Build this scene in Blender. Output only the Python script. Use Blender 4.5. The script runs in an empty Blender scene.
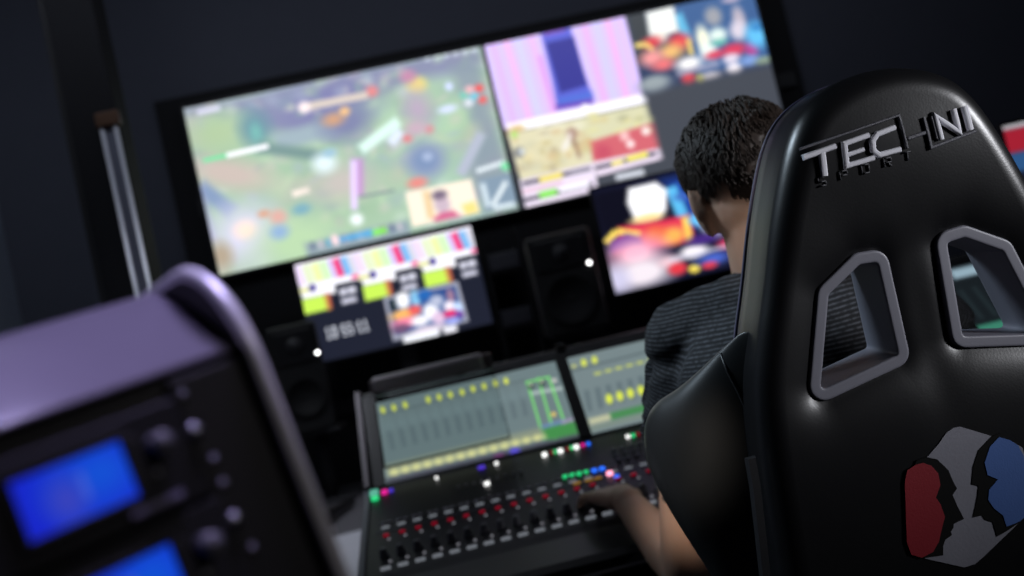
import bpy, bmesh, math, random
import numpy as np
from mathutils import Vector, Matrix, noise

random.seed(7)
S = bpy.context.scene
COL = S.collection
PI = math.pi

# ------------------------------------------------------------------ camera
YAW, PITCH, ROLL = 0.06773, 0.04395, 0.22799
CAM = Vector((0, 0, 1.15))
fwd = Vector((math.sin(YAW) * math.cos(PITCH), math.cos(YAW) * math.cos(PITCH), math.sin(PITCH)))
rt0 = Vector((math.cos(YAW), -math.sin(YAW), 0))
up0 = rt0.cross(fwd)
rt = math.cos(ROLL) * rt0 - math.sin(ROLL) * up0
up = math.sin(ROLL) * rt0 + math.cos(ROLL) * up0
cd = bpy.data.cameras.new('camera')
cam = bpy.data.objects.new('camera', cd)
COL.objects.link(cam)
m = Matrix((rt, up, -fwd)).transposed().to_4x4()
m.translation = CAM
cam.matrix_world = m
cd.sensor_width = 36.0
cd.lens = 900 / 1024 * 36
cd.clip_start = 0.02
cd.dof.use_dof = True
cd.dof.focus_distance = 0.93
cd.dof.aperture_fstop = 3.1
S.camera = cam


# ------------------------------------------------------------------ helpers
def srgb(c):
    return tuple((x / 12.92 if x <= 0.04045 else ((x + 0.055) / 1.055) ** 2.4) for x in c)


def c8(r, g, b):
    return srgb((r / 255, g / 255, b / 255))


MATS = {}


def mat(name, col, rough=0.5, metal=0.0, bump=0.0, bscale=200.0, spec=0.5, coat=0.0, vary=0.0):
    if name in MATS:
        return MATS[name]
    mt = bpy.data.materials.new(name)
    mt.use_nodes = True
    nt = mt.node_tree
    b = nt.nodes['Principled BSDF']
    b.inputs['Base Color'].default_value = (*col, 1)
    b.inputs['Roughness'].default_value = rough
    b.inputs['Metallic'].default_value = metal
    b.inputs['Specular IOR Level'].default_value = spec
    b.inputs['Coat Weight'].default_value = coat
    tc = nt.nodes.new('ShaderNodeTexCoord')
    if vary > 0:
        n = nt.nodes.new('ShaderNodeTexNoise')
        n.inputs['Scale'].default_value = 14
        n.inputs['Detail'].default_value = 6
        mx = nt.nodes.new('ShaderNodeMixRGB')
        mx.inputs[1].default_value = (*[x * (1 - vary) for x in col], 1)
        mx.inputs[2].default_value = (*[min(1, x * (1 + vary)) for x in col], 1)
        nt.links.new(tc.outputs['Object'], n.inputs['Vector'])
        nt.links.new(n.outputs['Fac'], mx.inputs[0])
        nt.links.new(mx.outputs[0], b.inputs['Base Color'])
    if bump > 0:
        n = nt.nodes.new('ShaderNodeTexNoise')
        n.inputs['Scale'].default_value = bscale
        n.inputs['Detail'].default_value = 4
        bp = nt.nodes.new('ShaderNodeBump')
        bp.inputs['Strength'].default_value = bump
        bp.inputs['Distance'].default_value = 0.002
        nt.links.new(tc.outputs['Object'], n.inputs['Vector'])
        nt.links.new(n.outputs['Fac'], bp.inputs['Height'])
        nt.links.new(bp.outputs['Normal'], b.inputs['Normal'])
    MATS[name] = mt
    return mt


def glow(name, col, strength):
    if name in MATS:
        return MATS[name]
    mt = bpy.data.materials.new(name)
    mt.use_nodes = True
    b = mt.node_tree.nodes['Principled BSDF']
    b.inputs['Base Color'].default_value = (*[x * .3 for x in col], 1)
    b.inputs['Emission Color'].default_value = (*col, 1)
    b.inputs['Emission Strength'].default_value = strength
    b.inputs['Roughness'].default_value = 0.4
    MATS[name] = mt
    return mt


def screen_mat(name, strength):
    mt = bpy.data.materials.new(name)
    mt.use_nodes = True
    nt = mt.node_tree
    b = nt.nodes['Principled BSDF']
    b.inputs['Base Color'].default_value = (0.01, 0.01, 0.012, 1)
    b.inputs['Roughness'].default_value = 0.35
    a = nt.nodes.new('ShaderNodeAttribute')
    a.attribute_name = 'picture'
    nt.links.new(a.outputs['Color'], b.inputs['Emission Color'])
    b.inputs['Emission Strength'].default_value = strength
    return mt


def link(name, me, mt=None, parent=None, smooth=True):
    o = bpy.data.objects.new(name, me)
    COL.objects.link(o)
    if mt is not None:
        me.materials.append(mt)
    if parent is not None:
        o.parent = parent
    if smooth:
        for p in me.polygons:
            p.use_smooth = True
    return o


def obj(name, bm, mt=None, parent=None, smooth=False, flip=True):
    me = bpy.data.meshes.new(name)
    if flip:
        bmesh.ops.recalc_face_normals(bm, faces=bm.faces)
    bm.to_mesh(me)
    bm.free()
    return link(name, me, mt, parent, smooth)


def tag(o, label, cat, group=None):
    o['label'] = label
    o['category'] = cat
    if group:
        o['group'] = group
    return o


def thing(name, label, cat, mw=None, group=None):
    o = bpy.data.objects.new(name, None)
    o.empty_display_size = 0.05
    COL.objects.link(o)
    if mw is not None:
        if isinstance(mw, Matrix):
            o.matrix_world = mw
        else:
            o.location = mw
    return tag(o, label, cat, group)


def struct(o):
    o['kind'] = 'structure'
    return o


def box(bm, x0, x1, y0, y1, z0, z1, bev=0.0, seg=2):
    vs = [bm.verts.new(p) for p in ((x0, y0, z0), (x1, y0, z0), (x1, y1, z0), (x0, y1, z0),
                                    (x0, y0, z1), (x1, y0, z1), (x1, y1, z1), (x0, y1, z1))]
    fs = [bm.faces.new([vs[i] for i in f]) for f in
          ((0, 3, 2, 1), (4, 5, 6, 7), (0, 1, 5, 4), (1, 2, 6, 5), (2, 3, 7, 6), (3, 0, 4, 7))]
    if bev > 0:
        es = list({e for f in fs for e in f.edges})
        bmesh.ops.bevel(bm, geom=es, offset=bev, segments=seg, profile=0.5, affect='EDGES')
    return bm


def boxo(name, x0, x1, y0, y1, z0, z1, mt, parent=None, bev=0.0):
    bm = bmesh.new()
    box(bm, x0, x1, y0, y1, z0, z1, bev)
    return obj(name, bm, mt, parent)


def tube(bm, pts, r, n=10, cap=True):
    """round tube along pts; r is a number or a list"""
    pts = [Vector(p) for p in pts]
    rs = r if isinstance(r, (list, tuple)) else [r] * len(pts)
    rings = []
    prev = None
    for i, p in enumerate(pts):
        t = (pts[min(i + 1, len(pts) - 1)] - pts[max(i - 1, 0)]).normalized()
        if prev is None:
            a = t.cross(Vector((0, 0, 1)))
            if a.length < 1e-3:
                a = t.cross(Vector((1, 0, 0)))
        else:
            a = prev - t * prev.dot(t)
        a.normalize()
        prev = a
        b = t.cross(a)
        rings.append([bm.verts.new(p + (a * math.cos(2 * PI * k / n) + b * math.sin(2 * PI * k / n)) * rs[i])
                      for k in range(n)])
    for i in range(len(rings) - 1):
        for k in range(n):
            bm.faces.new((rings[i][k], rings[i][(k + 1) % n], rings[i + 1][(k + 1) % n], rings[i + 1][k]))
    if cap:
        bm.faces.new(rings[0][::-1])
        bm.faces.new(rings[-1])
    return bm


def lathe(bm, prof, axis='z', n=20, origin=(0, 0, 0)):
    """prof = [(r, h)...] revolved"""
    o = Vector(origin)
    rings = []
    for r, h in prof:
        ring = []
        for k in range(n):
            a = 2 * PI * k / n
            if axis == 'z':
                p = (r * math.cos(a), r * math.sin(a), h)
            elif axis == 'y':
                p = (r * math.cos(a), h, r * math.sin(a))
            else:
                p = (h, r * math.cos(a), r * math.sin(a))
            ring.append(bm.verts.new(o + Vector(p)))
        rings.append(ring)
    for i in range(len(rings) - 1):
        for k in range(n):
            bm.faces.new((rings[i][k], rings[i][(k + 1) % n], rings[i + 1][(k + 1) % n], rings[i + 1][k]))
    bm.faces.new(rings[0][::-1])
    bm.faces.new(rings[-1])
    return bm


def prism(bm, poly, fn, d0, d1):
    """poly: 2D points, fn(a, b, d) -> 3D; closed prism between d0 and d1"""
    A = [bm.verts.new(fn(a, b, d0)) for a, b in poly]
    B = [bm.verts.new(fn(a, b, d1)) for a, b in poly]
    n = len(poly)
    fa = bm.faces.new(A[::-1])
    fb = bm.faces.new(B)
    for i in range(n):
        bm.faces.new((A[i], A[(i + 1) % n], B[(i + 1) % n], B[i]))
    return bm


def chaikin(p, it=2):
    for _ in range(it):
        q = []
        for i in range(len(p)):
            a, b = p[i], p[(i + 1) % len(p)]
            q.append((a[0] * .75 + b[0] * .25, a[1] * .75 + b[1] * .25))
            q.append((a[0] * .25 + b[0] * .75, a[1] * .25 + b[1] * .75))
        p = q
    return p


def resample(p, n):
    p = np.array(p, float)
    q = np.vstack([p, p[:1]])
    d = np.r_[0, np.cumsum(np.hypot(*np.diff(q, axis=0).T))]
    t = np.linspace(0, d[-1], n, endpoint=False)
    return np.c_[np.interp(t, d, q[:, 0]), np.interp(t, d, q[:, 1])]


def ccw(p):
    p = np.asarray(p, float)
    a = (p[:, 0] * np.roll(p[:, 1], -1) - np.roll(p[:, 0], -1) * p[:, 1]).sum()
    return p if a > 0 else p[::-1].copy()


def inset(p, d):
    """offset a ccw polygon inwards along smoothed normals"""
    t = np.roll(p, -1, 0) - np.roll(p, 1, 0)
    t /= np.linalg.norm(t, axis=1)[:, None] + 1e-12
    nrm = np.c_[-t[:, 1], t[:, 0]]
    for _ in range(6):
        nrm = (np.roll(nrm, 1, 0) + nrm * 2 + np.roll(nrm, -1, 0)) / 4
    nrm /= np.linalg.norm(nrm, axis=1)[:, None]
    return p + nrm * d


def inside(poly, q):
    poly = np.asarray(poly)
    x, y = q[:, 0], q[:, 1]
    r = np.zeros(len(q), bool)
    j = len(poly) - 1
    for i in range(len(poly)):
        xi, yi = poly[i]
        xj, yj = poly[j]
        c = ((yi > y) != (yj > y)) & (x < (xj - xi) * (y - yi) / (yj - yi + 1e-15) + xi)
        r ^= c
        j = i
    return r


def pdist(poly, q):
    poly = np.asarray(poly)
    best = np.full(len(q), 1e9)
    for i in range(len(poly)):
        a = poly[i]
        b = poly[(i + 1) % len(poly)]
        ab = b - a
        t = np.clip(((q - a) @ ab) / (ab @ ab + 1e-15), 0, 1)
        best = np.minimum(best, np.hypot(*(q - a - t[:, None] * ab).T))
    return best


def evaluated(o, name):
    dg = bpy.context.evaluated_depsgraph_get()
    me = bpy.data.meshes.new_from_object(o.evaluated_get(dg))
    me.name = name
    return me


# ------------------------------------------------------------------ painted screen pictures
class Picture:
    """a picture shown by a screen: colours on a fine grid, painted in the photo's picture plane"""

    def __init__(s, corners, nx, ny, base):
        TL, TR, BR, BL = [np.array(c, float) for c in corners]
        u, v = np.meshgrid((np.arange(nx)) / (nx - 1), (np.arange(ny)) / (ny - 1))
        s.nx, s.ny, s.u, s.v = nx, ny, u, v
        U, V = u[..., None], v[..., None]
        P = (1 - U) * (1 - V) * TL + U * (1 - V) * TR + U * V * BR + (1 - U) * V * BL
        s.X, s.Y = P[..., 0], P[..., 1]
        s.c = np.ones((ny, nx, 3)) * np.array(base) / 255.
        s.o = (0, 0, 1)

    def at(s, ox, oy, k):
        s.o = (ox, oy, k)

    def p(s, a):
        return np.array((s.o[0] + a[0] / s.o[2], s.o[1] + a[1] / s.o[2]))

    def mix(s, w, col, op=1.0):
        w = np.clip(w, 0, 1)[..., None] * op
        s.c = s.c * (1 - w) + w * np.array(col) / 255.

    def ell(s, c, rx, ry, col, soft=.3, ang=-13, op=1.0):
        c = s.p(c)
        rx, ry = rx / s.o[2], ry / s.o[2]
        a = math.radians(ang)
        dx, dy = s.X - c[0], s.Y - c[1]
        x = dx * math.cos(a) + dy * math.sin(a)
        y = -dx * math.sin(a) + dy * math.cos(a)
        d = np.sqrt((x / rx) ** 2 + (y / ry) ** 2)
        s.mix((1 + soft - d) / (2 * soft), col, op)

    def seg(s, a, b, w, col, soft=.8, op=1.0):
        a, b = s.p(a), s.p(b)
        w = w / s.o[2] / 2
        ab = b - a
        L = np.hypot(*ab)
        t = ((s.X - a[0]) * ab[0] + (s.Y - a[1]) * ab[1]) / L
        q = np.abs((s.X - a[0]) * -ab[1] + (s.Y - a[1]) * ab[0]) / L
        d = np.maximum(q - w, np.maximum(-t, t - L))
        s.mix(.5 - d / soft, col, op)

    def poly(s, pts, col, soft=.8, op=1.0):
        P = np.array([s.p(a) for a in pts])
        q = np.c_[s.X.ravel(), s.Y.ravel()]
        d = pdist(P, q)
        d = np.where(inside(P, q), -d, d).reshape(s.X.shape)
        s.mix(.5 - d / soft, col, op)

    def build(s, name, TL, TR, BL, mt, parent):
        TL, TR, BL = [np.array(a, float) for a in (TL, TR, BL)]
        co = TL + s.u[..., None] * (TR - TL) + s.v[..., None] * (BL - TL)
        me = bpy.data.meshes.new(name)
        nx, ny = s.nx, s.ny
        i = np.arange(nx * ny).reshape(ny, nx)
        f = np.stack([i[:-1, :-1], i[1:, :-1], i[1:, 1:], i[:-1, 1:]], -1).reshape(-1, 4)
        me.from_pydata(co.reshape(-1, 3).tolist(), [], f.tolist())
        at = me.attributes.new('picture', 'FLOAT_COLOR', 'POINT')
        c = np.clip(s.c, 0, 1).reshape(-1, 3)
        c = np.where(c <= .04045, c / 12.92, ((c + .055) / 1.055) ** 2.4)
        at.data.foreach_set('color', np.c_[c, np.ones(len(c))].astype(np.float32).ravel())
        return link(name, me, mt, parent, smooth=False)


FONT = {'0': ('111', '101', '101', '101', '101', '101', '111'), '1': ('010', '110', '010', '010', '010', '010', '111'),
        '5': ('111', '100', '100', '111', '001', '001', '111'), ':': ('0', '0', '1', '0', '1', '0', '0')}

# ------------------------------------------------------------------ materials
M_wall = mat('wall_paint', c8(78, 81, 94), .8, bump=.1, bscale=60, vary=.06)
M_black = mat('black_plastic', (.012, .012, .014), .45, bump=.05, bscale=500)
M_dark = mat('dark_grey_plastic', (.028, .028, .032), .5, bump=.05, bscale=500)
M_floor = mat('carpet', (.018, .018, .022), .95, bump=.6, bscale=400, vary=.2)
M_board = mat('matt_black_board', (.006, .006, .008), .8, bump=.05)
M_metal = mat('brushed_steel', (.35, .36, .40), .35, 1.0, bump=.05, bscale=300)
M_chrome = mat('chrome', (.90, .90, .92), .34, .25, bump=.02)
M_desk = mat('grey_laminate', c8(205, 205, 214), .55, bump=.05, bscale=200, vary=.04)
M_deskdark = mat('dark_laminate', c8(96, 94, 100), .6, bump=.05, bscale=200, vary=.05)

# ------------------------------------------------------------------ room
RX, LX, BY, FY, HZ = 2.75, -1.67, 3.66, -1.6, 3.3
struct(boxo('floor', LX - .1, RX + .1, FY - .1, BY + .1, -.06, 0, M_floor))
struct(boxo('ceiling', LX - .1, RX + .1, FY - .1, BY + .1, HZ, HZ + .06, mat('ceiling_paint', c8(60, 60, 66), .9, bump=.2, bscale=80)))
struct(boxo('wall_back', LX - .1, RX + .1, BY, BY + .1, 0, HZ, M_wall))
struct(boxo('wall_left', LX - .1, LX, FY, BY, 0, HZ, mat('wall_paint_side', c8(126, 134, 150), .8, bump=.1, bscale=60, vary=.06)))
struct(boxo('wall_right', RX, RX + .1, FY, BY, 0, HZ, M_board))
struct(boxo('wall_rear', LX - .1, RX + .1, FY - .1, FY, 0, HZ, M_wall))
struct(boxo('baseboard_back', LX, RX, BY - .015, BY, 0, .08, M_black))

# black backing board behind the wall displays
bb = thing('display_backing_board', 'matt black backing board on the back wall behind both wide wall displays', 'backing board', (0, 3.64, 0))
boxo('panel', -.99, 1.63, 0, .02, .60, 2.36, M_board, bb)
for z in (1.0, 1.9):
    boxo('rail', -.9, 1.6, -.02, 0, z - .03, z + .03, M_dark, bb)


# ------------------------------------------------------------------ displays
def display(name, label, cat, x0, x1, z0, z1, yf, pic, mt, depth=.05, bez=.012, group=None, legs=False):
    """flat display whose lit area is x0..x1, z0..z1 with its front at yf"""
    t = thing(name, label, cat, ((x0 + x1) / 2, yf, z0 - bez), group)
    cx = (x0 + x1) / 2
    w, h = (x1 - x0) / 2, z1 - z0
    bm = bmesh.new()
    box(bm, -w - bez, w + bez, .004, .02, 0, h + 2 * bez, .003)
    box(bm, -w * .75, w * .75, .02, depth, h * .12, h * .88, .008)
    obj('housing', bm, M_black, t)
    bm = bmesh.new()
    for a in ((-w - bez, w + bez, 0, bez - .0005), (-w - bez, w + bez, h + bez + .0005, h + 2 * bez),
              (-w - bez, -w - .0005, bez, h + bez), (w + .0005, w + bez, bez, h + bez)):
        box(bm, a[0], a[1], -.003, .004, a[2], a[3], .0012)
    obj('bezel', bm, M_black, t)
    pic.build('screen', (-w, .001, h + bez), (w, .001, h + bez), (-w, .001, bez), mt, t)
    return t


# --- big display, strategy game
W1 = Picture([(183, 109), (483, 47), (515, 208), (220, 277)], 260, 146, (160, 188, 162))
W1.at(180, 40, 2.303)
rng = np.random.RandomState(3)
for k in range(150):
    cx, cy = rng.uniform(10, 770), rng.uniform(20, 540)
    col = [(150, 180, 150), (175, 205, 165), (150, 165, 180), (185, 180, 170), (165, 195, 175), (140, 165, 165)][rng.randint(6)]
    W1.ell((cx, cy), rng.uniform(18, 55), rng.uniform(10, 28), col, .9, rng.uniform(-60, 30), .55)
W1.poly([(0, 160), (690, 10), (700, 60), (560, 90), (430, 130), (330, 185), (270, 215), (190, 205), (150, 170), (0, 170)], (122, 122, 160), 14, .8)
W1.ell((330, 150), 120, 50, (114, 112, 164), .6, -13, .7)
for k in range(260):
    cx, cy = rng.uniform(10, 770), rng.uniform(20, 540)
    col = [(140, 172, 150), (186, 210, 176), (160, 172, 190), (196, 190, 184), (200, 215, 205), (128, 148, 162), (176, 160, 176)][rng.randint(7)]
    W1.ell((cx, cy), rng.uniform(5, 20), rng.uniform(4, 12), col, .9, rng.uniform(-60, 30), .5)
W1.ell((110, 310), 95, 34, (192, 178, 170), .6, 10)
W1.ell((90, 215), 60, 40, (165, 188, 150), .7)
W1.ell((170, 205), 34, 42, (98, 135, 150), .6)
W1.ell((172, 215), 14, 22, (110, 170, 165), .6)
W1.seg((215, 240), (350, 205), 40, (150, 168, 178), 10)
W1.seg((180, 250), (330, 270), 26, (112, 140, 138), 8)
W1.ell((380, 190), 55, 40, (120, 125, 160), .6)
W1.ell((350, 185), 24, 14, (195, 150, 120), .6)
W1.ell((376, 166), 12, 10, (228, 182, 130), .5)
W1.ell((440, 120), 14, 12, (215, 130, 130), .5)
W1.ell((545, 105), 22, 18, (225, 205, 120), .5)
W1.ell((525, 85), 18, 14, (185, 130, 160), .6)
W1.seg((290, 155), (430, 128), 17, (205, 192, 182), 3)
W1.ell((283, 157), 14, 13, (240, 225, 225), .4)
W1.seg((52, 280), (125, 264), 9, (110, 215, 155), 1.5)
W1.seg((105, 268), (200, 246), 11, (245, 245, 250), 1.5)
W1.seg((45, 340), (120, 400), 34, (128, 148, 180), 8)
W1.seg((30, 350), (70, 470), 34, (150, 150, 190), 10)
W1.ell((150, 450), 72, 66, (206, 205, 226), .6)
W1.ell((148, 440), 24, 20, (245, 220, 205), .6)
W1.ell((95, 500), 24, 30, (170, 155, 135), .6)
W1.ell((270, 470), 90, 60, (176, 205, 165), .6)
W1.ell((190, 403), 14, 9, (206, 160, 138), .5)
W1.ell((222, 410), 18, 16, (212, 166, 156), .5)
W1.ell((225, 445), 20, 16, (140, 170, 205), .6)
W1.ell((275, 392), 20, 12, (120, 165, 180), .5)
W1.seg((255, 358), (293, 347), 14, (238, 225, 215), 3)
W1.ell((370, 330), 62, 40, (188, 182, 176), .7)
W1.seg((404, 275), (404, 360), 26, (190, 130, 205), 5, .7)
W1.seg((395, 280), (395, 392), 14, (226, 205, 248), 4)
W1.seg((405, 364), (487, 348), 5, (120, 135, 140), 2)
W1.ell((328, 285), 26, 22, (218, 234, 240), .6)
W1.ell((340, 262), 16, 10, (150, 185, 205), .6)
W1.seg((412, 255), (500, 188), 24, (212, 238, 230), 5)
W1.seg((480, 240), (505, 210), 22, (215, 225, 240), 5)
W1.ell((520, 228), 11, 9, (212, 125, 130), .5)
W1.ell((570, 206), 11, 9, (214, 130, 130), .5)
W1.ell((545, 160), 30, 40, (175, 160, 180), .8)
W1.ell((540, 205), 24, 14, (190, 165, 180), .6)
W1.ell((615, 160), 22, 9, (205, 215, 240), .5)
W1.ell((620, 108), 9, 9, (205, 215, 250), .5)
W1.ell((560, 278), 48, 42, (136, 150, 178), .35)
W1.ell((560, 278), 26, 22, (120, 140, 175), .4)
W1.ell((565, 270), 12, 10, (160, 175, 205), .4)
W1.ell((540, 330), 22, 12, (220, 135, 128), .5)
W1.poly([(620, 60), (690, 40), (775, 390), (690, 400), (655, 300), (690, 215)], (130, 142, 158), 14, .8)
W1.seg((640, 310), (692, 215), 22, (172, 178, 196), 5)
W1.seg((38, 168), (90, 157), 12, (205, 205, 225), 3)
for k in range(6):
    W1.seg((565 + k * 22, 45 - k * 4), (578 + k * 22, 42 - k * 4), 11, (200, 210, 220), 2, .8)
for c, a in (((655, 128), (120, 190, 175)), ((690, 112), (225, 90, 90)), ((697, 138), (220, 100, 100)), ((665, 145), (210, 215, 225)), ((678, 130), (120, 190, 210)), ((668, 115), (225, 175, 180))):
    W1.ell(c, 11, 9, a, .4)
for k in range(7):
    W1.seg((680 + k * 9, 305 - k * 3), (685 + k * 9, 296 - k * 3), 9, (225, 235, 240), 2)
W1.ell((745, 290), 11, 9, (120, 215, 160), .4)
W1.poly([(682, 322), (755, 305), (775, 370), (697, 392)], (126, 146, 165), 4)
W1.seg((715, 385), (762, 375), 9, (215, 228, 235), 3)
W1.seg((690, 330), (702, 382), 12, (205, 220, 228), 4)
W1.seg((712, 380), (745, 325), 10, (222, 232, 236), 3)
W1.seg((285, 488), (520, 432), 34, (135, 150, 165), 6, .85)
for k in range(12):
    W1.seg((296 + k * 18, 478 - k * 4.2), (304 + k * 18, 476 - k * 4.2), 18, [(90, 100, 130), (200, 190, 200), (90, 170, 200), (225, 225, 235), (170, 110, 130)][k % 5], 2, .8)
W1.seg((362, 462), (440, 443), 12, (90, 165, 215), 3)
W1.seg((436, 446), (468, 438), 14, (125, 220, 90), 3)
W1.ell((400, 415), 14, 13, (235, 242, 245), .5)
W1.ell((350, 462), 8, 12, (240, 210, 215), .4)
W1.poly([(512, 352), (664, 320), (682, 395), (527, 431)], (243, 230, 212), 3)
W1.seg((560, 350), (570, 410), 14, (222, 190, 140), 6)
W1.poly([(640, 380), (670, 370), (680, 394), (650, 402)], (235, 215, 130), 4)
W1.ell((596, 378), 18, 23, (196, 176, 190), .35)
W1.ell((590, 357), 18, 11, (120, 105, 125), .4)
W1.poly([(574, 412), (592, 398), (622, 392), (636, 404), (640, 404), (580, 419)], (200, 95, 135), 4)
M_scr = screen_mat('display_picture', 1.28)
X0, W, Hh, ZT = -.868, 1.21, .6806, 2.2934
display('wall_display', 'left wide wall display showing a green strategy game with a webcam inset', 'display',
        X0, X0 + W, ZT - Hh, ZT, 3.593, W1, M_scr, group='wide wall displays')

# --- second big display, several feeds
W2 = Picture([(485.5, 46), (755, -6), (787, 148), (523, 207)], 260, 146, (66, 70, 79))
W2.at(470, 0, 2.619)
W2.poly([(30, 115), (405, 40), (462, 268), (92, 340)], (208, 188, 243), 3)
for a, b, w, c in (((95, 105), (160, 320), 14, (236, 176, 228)), ((62, 112), (120, 330), 10, (214, 170, 240)), ((125, 100), (185, 315), 16, (200, 200, 246)), ((160, 95), (218, 300), 14, (226, 176, 236)), ((185, 150), (222, 290), 10, (206, 140, 214)),
                   ((300, 70), (352, 270), 16, (224, 170, 232)), ((330, 60), (380, 280), 14, (198, 196, 246)), ((360, 55), (412, 275), 14, (236, 170, 222)), ((388, 50), (440, 268), 12, (216, 184, 246))):
    W2.seg(a, b, w, c, 5, .9)
W2.poly([(186, 86), (262, 70), (292, 180), (322, 262), (228, 284), (215, 210)], (88, 96, 200), 4)
W2.poly([(200, 116), (272, 100), (306, 226), (236, 246)], (56, 56, 140), 3)
W2.seg((195, 92), (250, 80), 10, (140, 90, 190), 4)
W2.seg((232, 268), (318, 250), 16, (80, 110, 205), 5)
W2.seg((226, 284), (320, 268), 12, (96, 66, 170), 4)
W2.poly([(96, 325), (458, 248), (464, 272), (104, 348)], (246, 244, 252), 2)
W2.poly([(100, 350), (285, 312), (318, 428), (135, 470)], (216, 206, 168), 3)
W2.poly([(280, 312), (462, 275), (490, 392), (312, 430)], (206, 204, 170), 3)
W2.poly([(310, 372), (480, 322), (492, 392), (320, 425)], (200, 98, 108), 4)
for k in range(40):
    cx, cy = rng.uniform(115, 300), rng.uniform(330, 440)
    W2.ell((cx, cy), rng.uniform(6, 20), rng.uniform(5, 12), [(225, 205, 150), (190, 170, 110), (160, 140, 105), (230, 225, 200), (195, 190, 160), (200, 165, 110)][rng.randint(6)], .6, -13, .75)
for k in range(14):
    cx, cy = rng.uniform(315, 475), rng.uniform(300, 345)
    W2.ell((cx, cy), rng.uniform(6, 18), rng.uniform(4, 9), [(215, 210, 150), (170, 170, 140), (150, 140, 110), (205, 190, 140)][rng.randint(4)], .6, -13, .75)
for c, r, a in (((400, 358), 12, (235, 190, 190)), ((455, 345), 10, (240, 225, 225)), ((415, 378), 10, (245, 225, 225)), ((345, 400), 20, (190, 80, 100)), ((130, 398), 13, (70, 72, 92)), ((137, 396), 7, (210, 220, 235)), ((118, 352), 9, (160, 215, 90)), ((250, 380), 9, (238, 235, 225)), ((265, 350), 14, (140, 92, 84))):
    W2.ell(c, r, r, a, .5)
W2.poly([(100, 350), (285, 312), (318, 428), (135, 470)], (206, 208, 186), 3, .35)
W2.seg((262, 350), (285, 412), 10, (125, 85, 75), 4, .6)
W2.seg((243, 395), (262, 350), 11, (228, 222, 214), 4)
W2.ell((300, 285), 10, 10, (250, 250, 250), .4)
W2.poly([(132, 470), (318, 425), (332, 496), (148, 543)], (226, 214, 232), 2)
W2.poly([(318, 425), (492, 388), (500, 415), (326, 462)], (224, 210, 228), 2)
W2.seg((140, 480), (312, 440), 9, (44, 40, 58), 2)
W2.seg((260, 452), (312, 440), 12, (140, 136, 152), 2)
W2.seg((182, 470), (240, 456), 14, (232, 215, 96), 3)
W2.seg((144, 522), (318, 480), 9, (48, 44, 62), 2)
W2.seg((182, 510), (226, 499), 17, (132, 222, 92), 3)
W2.seg((232, 496), (308, 478), 14, (240, 238, 246), 2)
W2.seg((325, 440), (480, 402), 9, (48, 44, 62), 2)
W2.seg((366, 430), (396, 422), 12, (230, 215, 120), 2)
W2.seg((405, 418), (458, 404), 13, (232, 222, 84), 2)
W2.seg((140, 500), (240, 476), 8, (215, 170, 190), 3, .8)
W2.seg((376, 464), (448, 449), 15, (200, 204, 214), 3)
# colourful soft picture, upper right
W2.poly([(412, 44), (752, -30), (795, 185), (452, 255)], (50, 62, 92), 3)
W2.poly([(530, 20), (752, -30), (790, 160), (600, 200)], (60, 92, 140), 6)
W2.poly([(412, 44), (460, 34), (486, 150), (440, 170)], (58, 62, 66), 6)


def toy_scene(P, k=1.0, cyan=(96, 176, 214)):
    """soft coloured blobs of an abstract bright still life, coordinates of the upper-right feed"""
    e = P.ell
    P.seg((545, 45), (572, 115), 26 * k, cyan, 5)
    P.poly([(462, 40), (535, 22), (548, 90), (505, 100), (470, 98)], (236, 238, 234), 5)
    e((495, 106), 24, 14, (232, 226, 214), .5)
    e((475, 118), 26, 14, (205, 66, 76), .5)
    e((548, 116), 28, 20, (214, 66, 76), .5)
    P.seg((432, 126), (462, 122), 12, (232, 208, 120), 3)
    P.seg((462, 122), (480, 140), 12, (226, 196, 110), 3)
    P.seg((572, 110), (580, 150), 12, (228, 200, 110), 3)
    e((525, 142), 34, 20, (226, 178, 112), .6)
    e((475, 158), 30, 20, (232, 150, 150), .6)
    e((505, 175), 28, 14, (226, 112, 116), .6)
    e((572, 172), 34, 16, (240, 238, 238), .5)


toy_scene(W2)
for c, rx, ry, a in (((612, 112), 17, 36, (238, 238, 214)), ((625, 140), 22, 22, (228, 236, 232)), ((640, 52), 22, 24, (150, 152, 160)), ((650, 100), 24, 18, (216, 232, 226)), ((652, 118), 22, 8, (110, 180, 170)), ((708, 60), 16, 34, (176, 168, 182)), ((705, 88), 22, 24, (208, 200, 214)), ((690, 138), 34, 16, (204, 62, 92)), ((738, 135), 16, 18, (180, 60, 130)), ((752, 100), 28, 32, (96, 184, 232)), ((755, 80), 16, 10, (60, 130, 190)), ((690, 185), 20, 14, (240, 232, 240)), ((683, 160), 22, 12, (216, 206, 222)), ((732, 165), 26, 14, (120, 150, 205)), ((625, 205), 30, 10, (214, 206, 212)), ((570, 212), 18, 15, (214, 70, 80)), ((600, 212), 10, 12, (196, 190, 110)), ((480, 222), 34, 16, (160, 170, 172)), ((770, 165), 24, 10, (132, 150, 132)), ((690, 8), 26, 8, (170, 160, 182)), ((640, 150), 24, 10, (205, 70, 96))):
    W2.ell(c, rx, ry, a, .45)
W2.seg((540, 200), (650, 172), 12, (176, 170, 190), 4, .8)
W2.poly([(452, 245), (795, 172), (810, 330), (500, 420)], (66, 70, 79), 10)
W2.ell((480, 225), 40, 18, (140, 150, 156), .6, -13, .8)
display('wall_display', 'right wide wall display showing violet curtains, score panels and a colourful feed', 'display',
        X0 + W + .015, X0 + W + .015 + 1.14, ZT - Hh, ZT, 3.593, W2, M_scr, group='wide wall displays')

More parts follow.
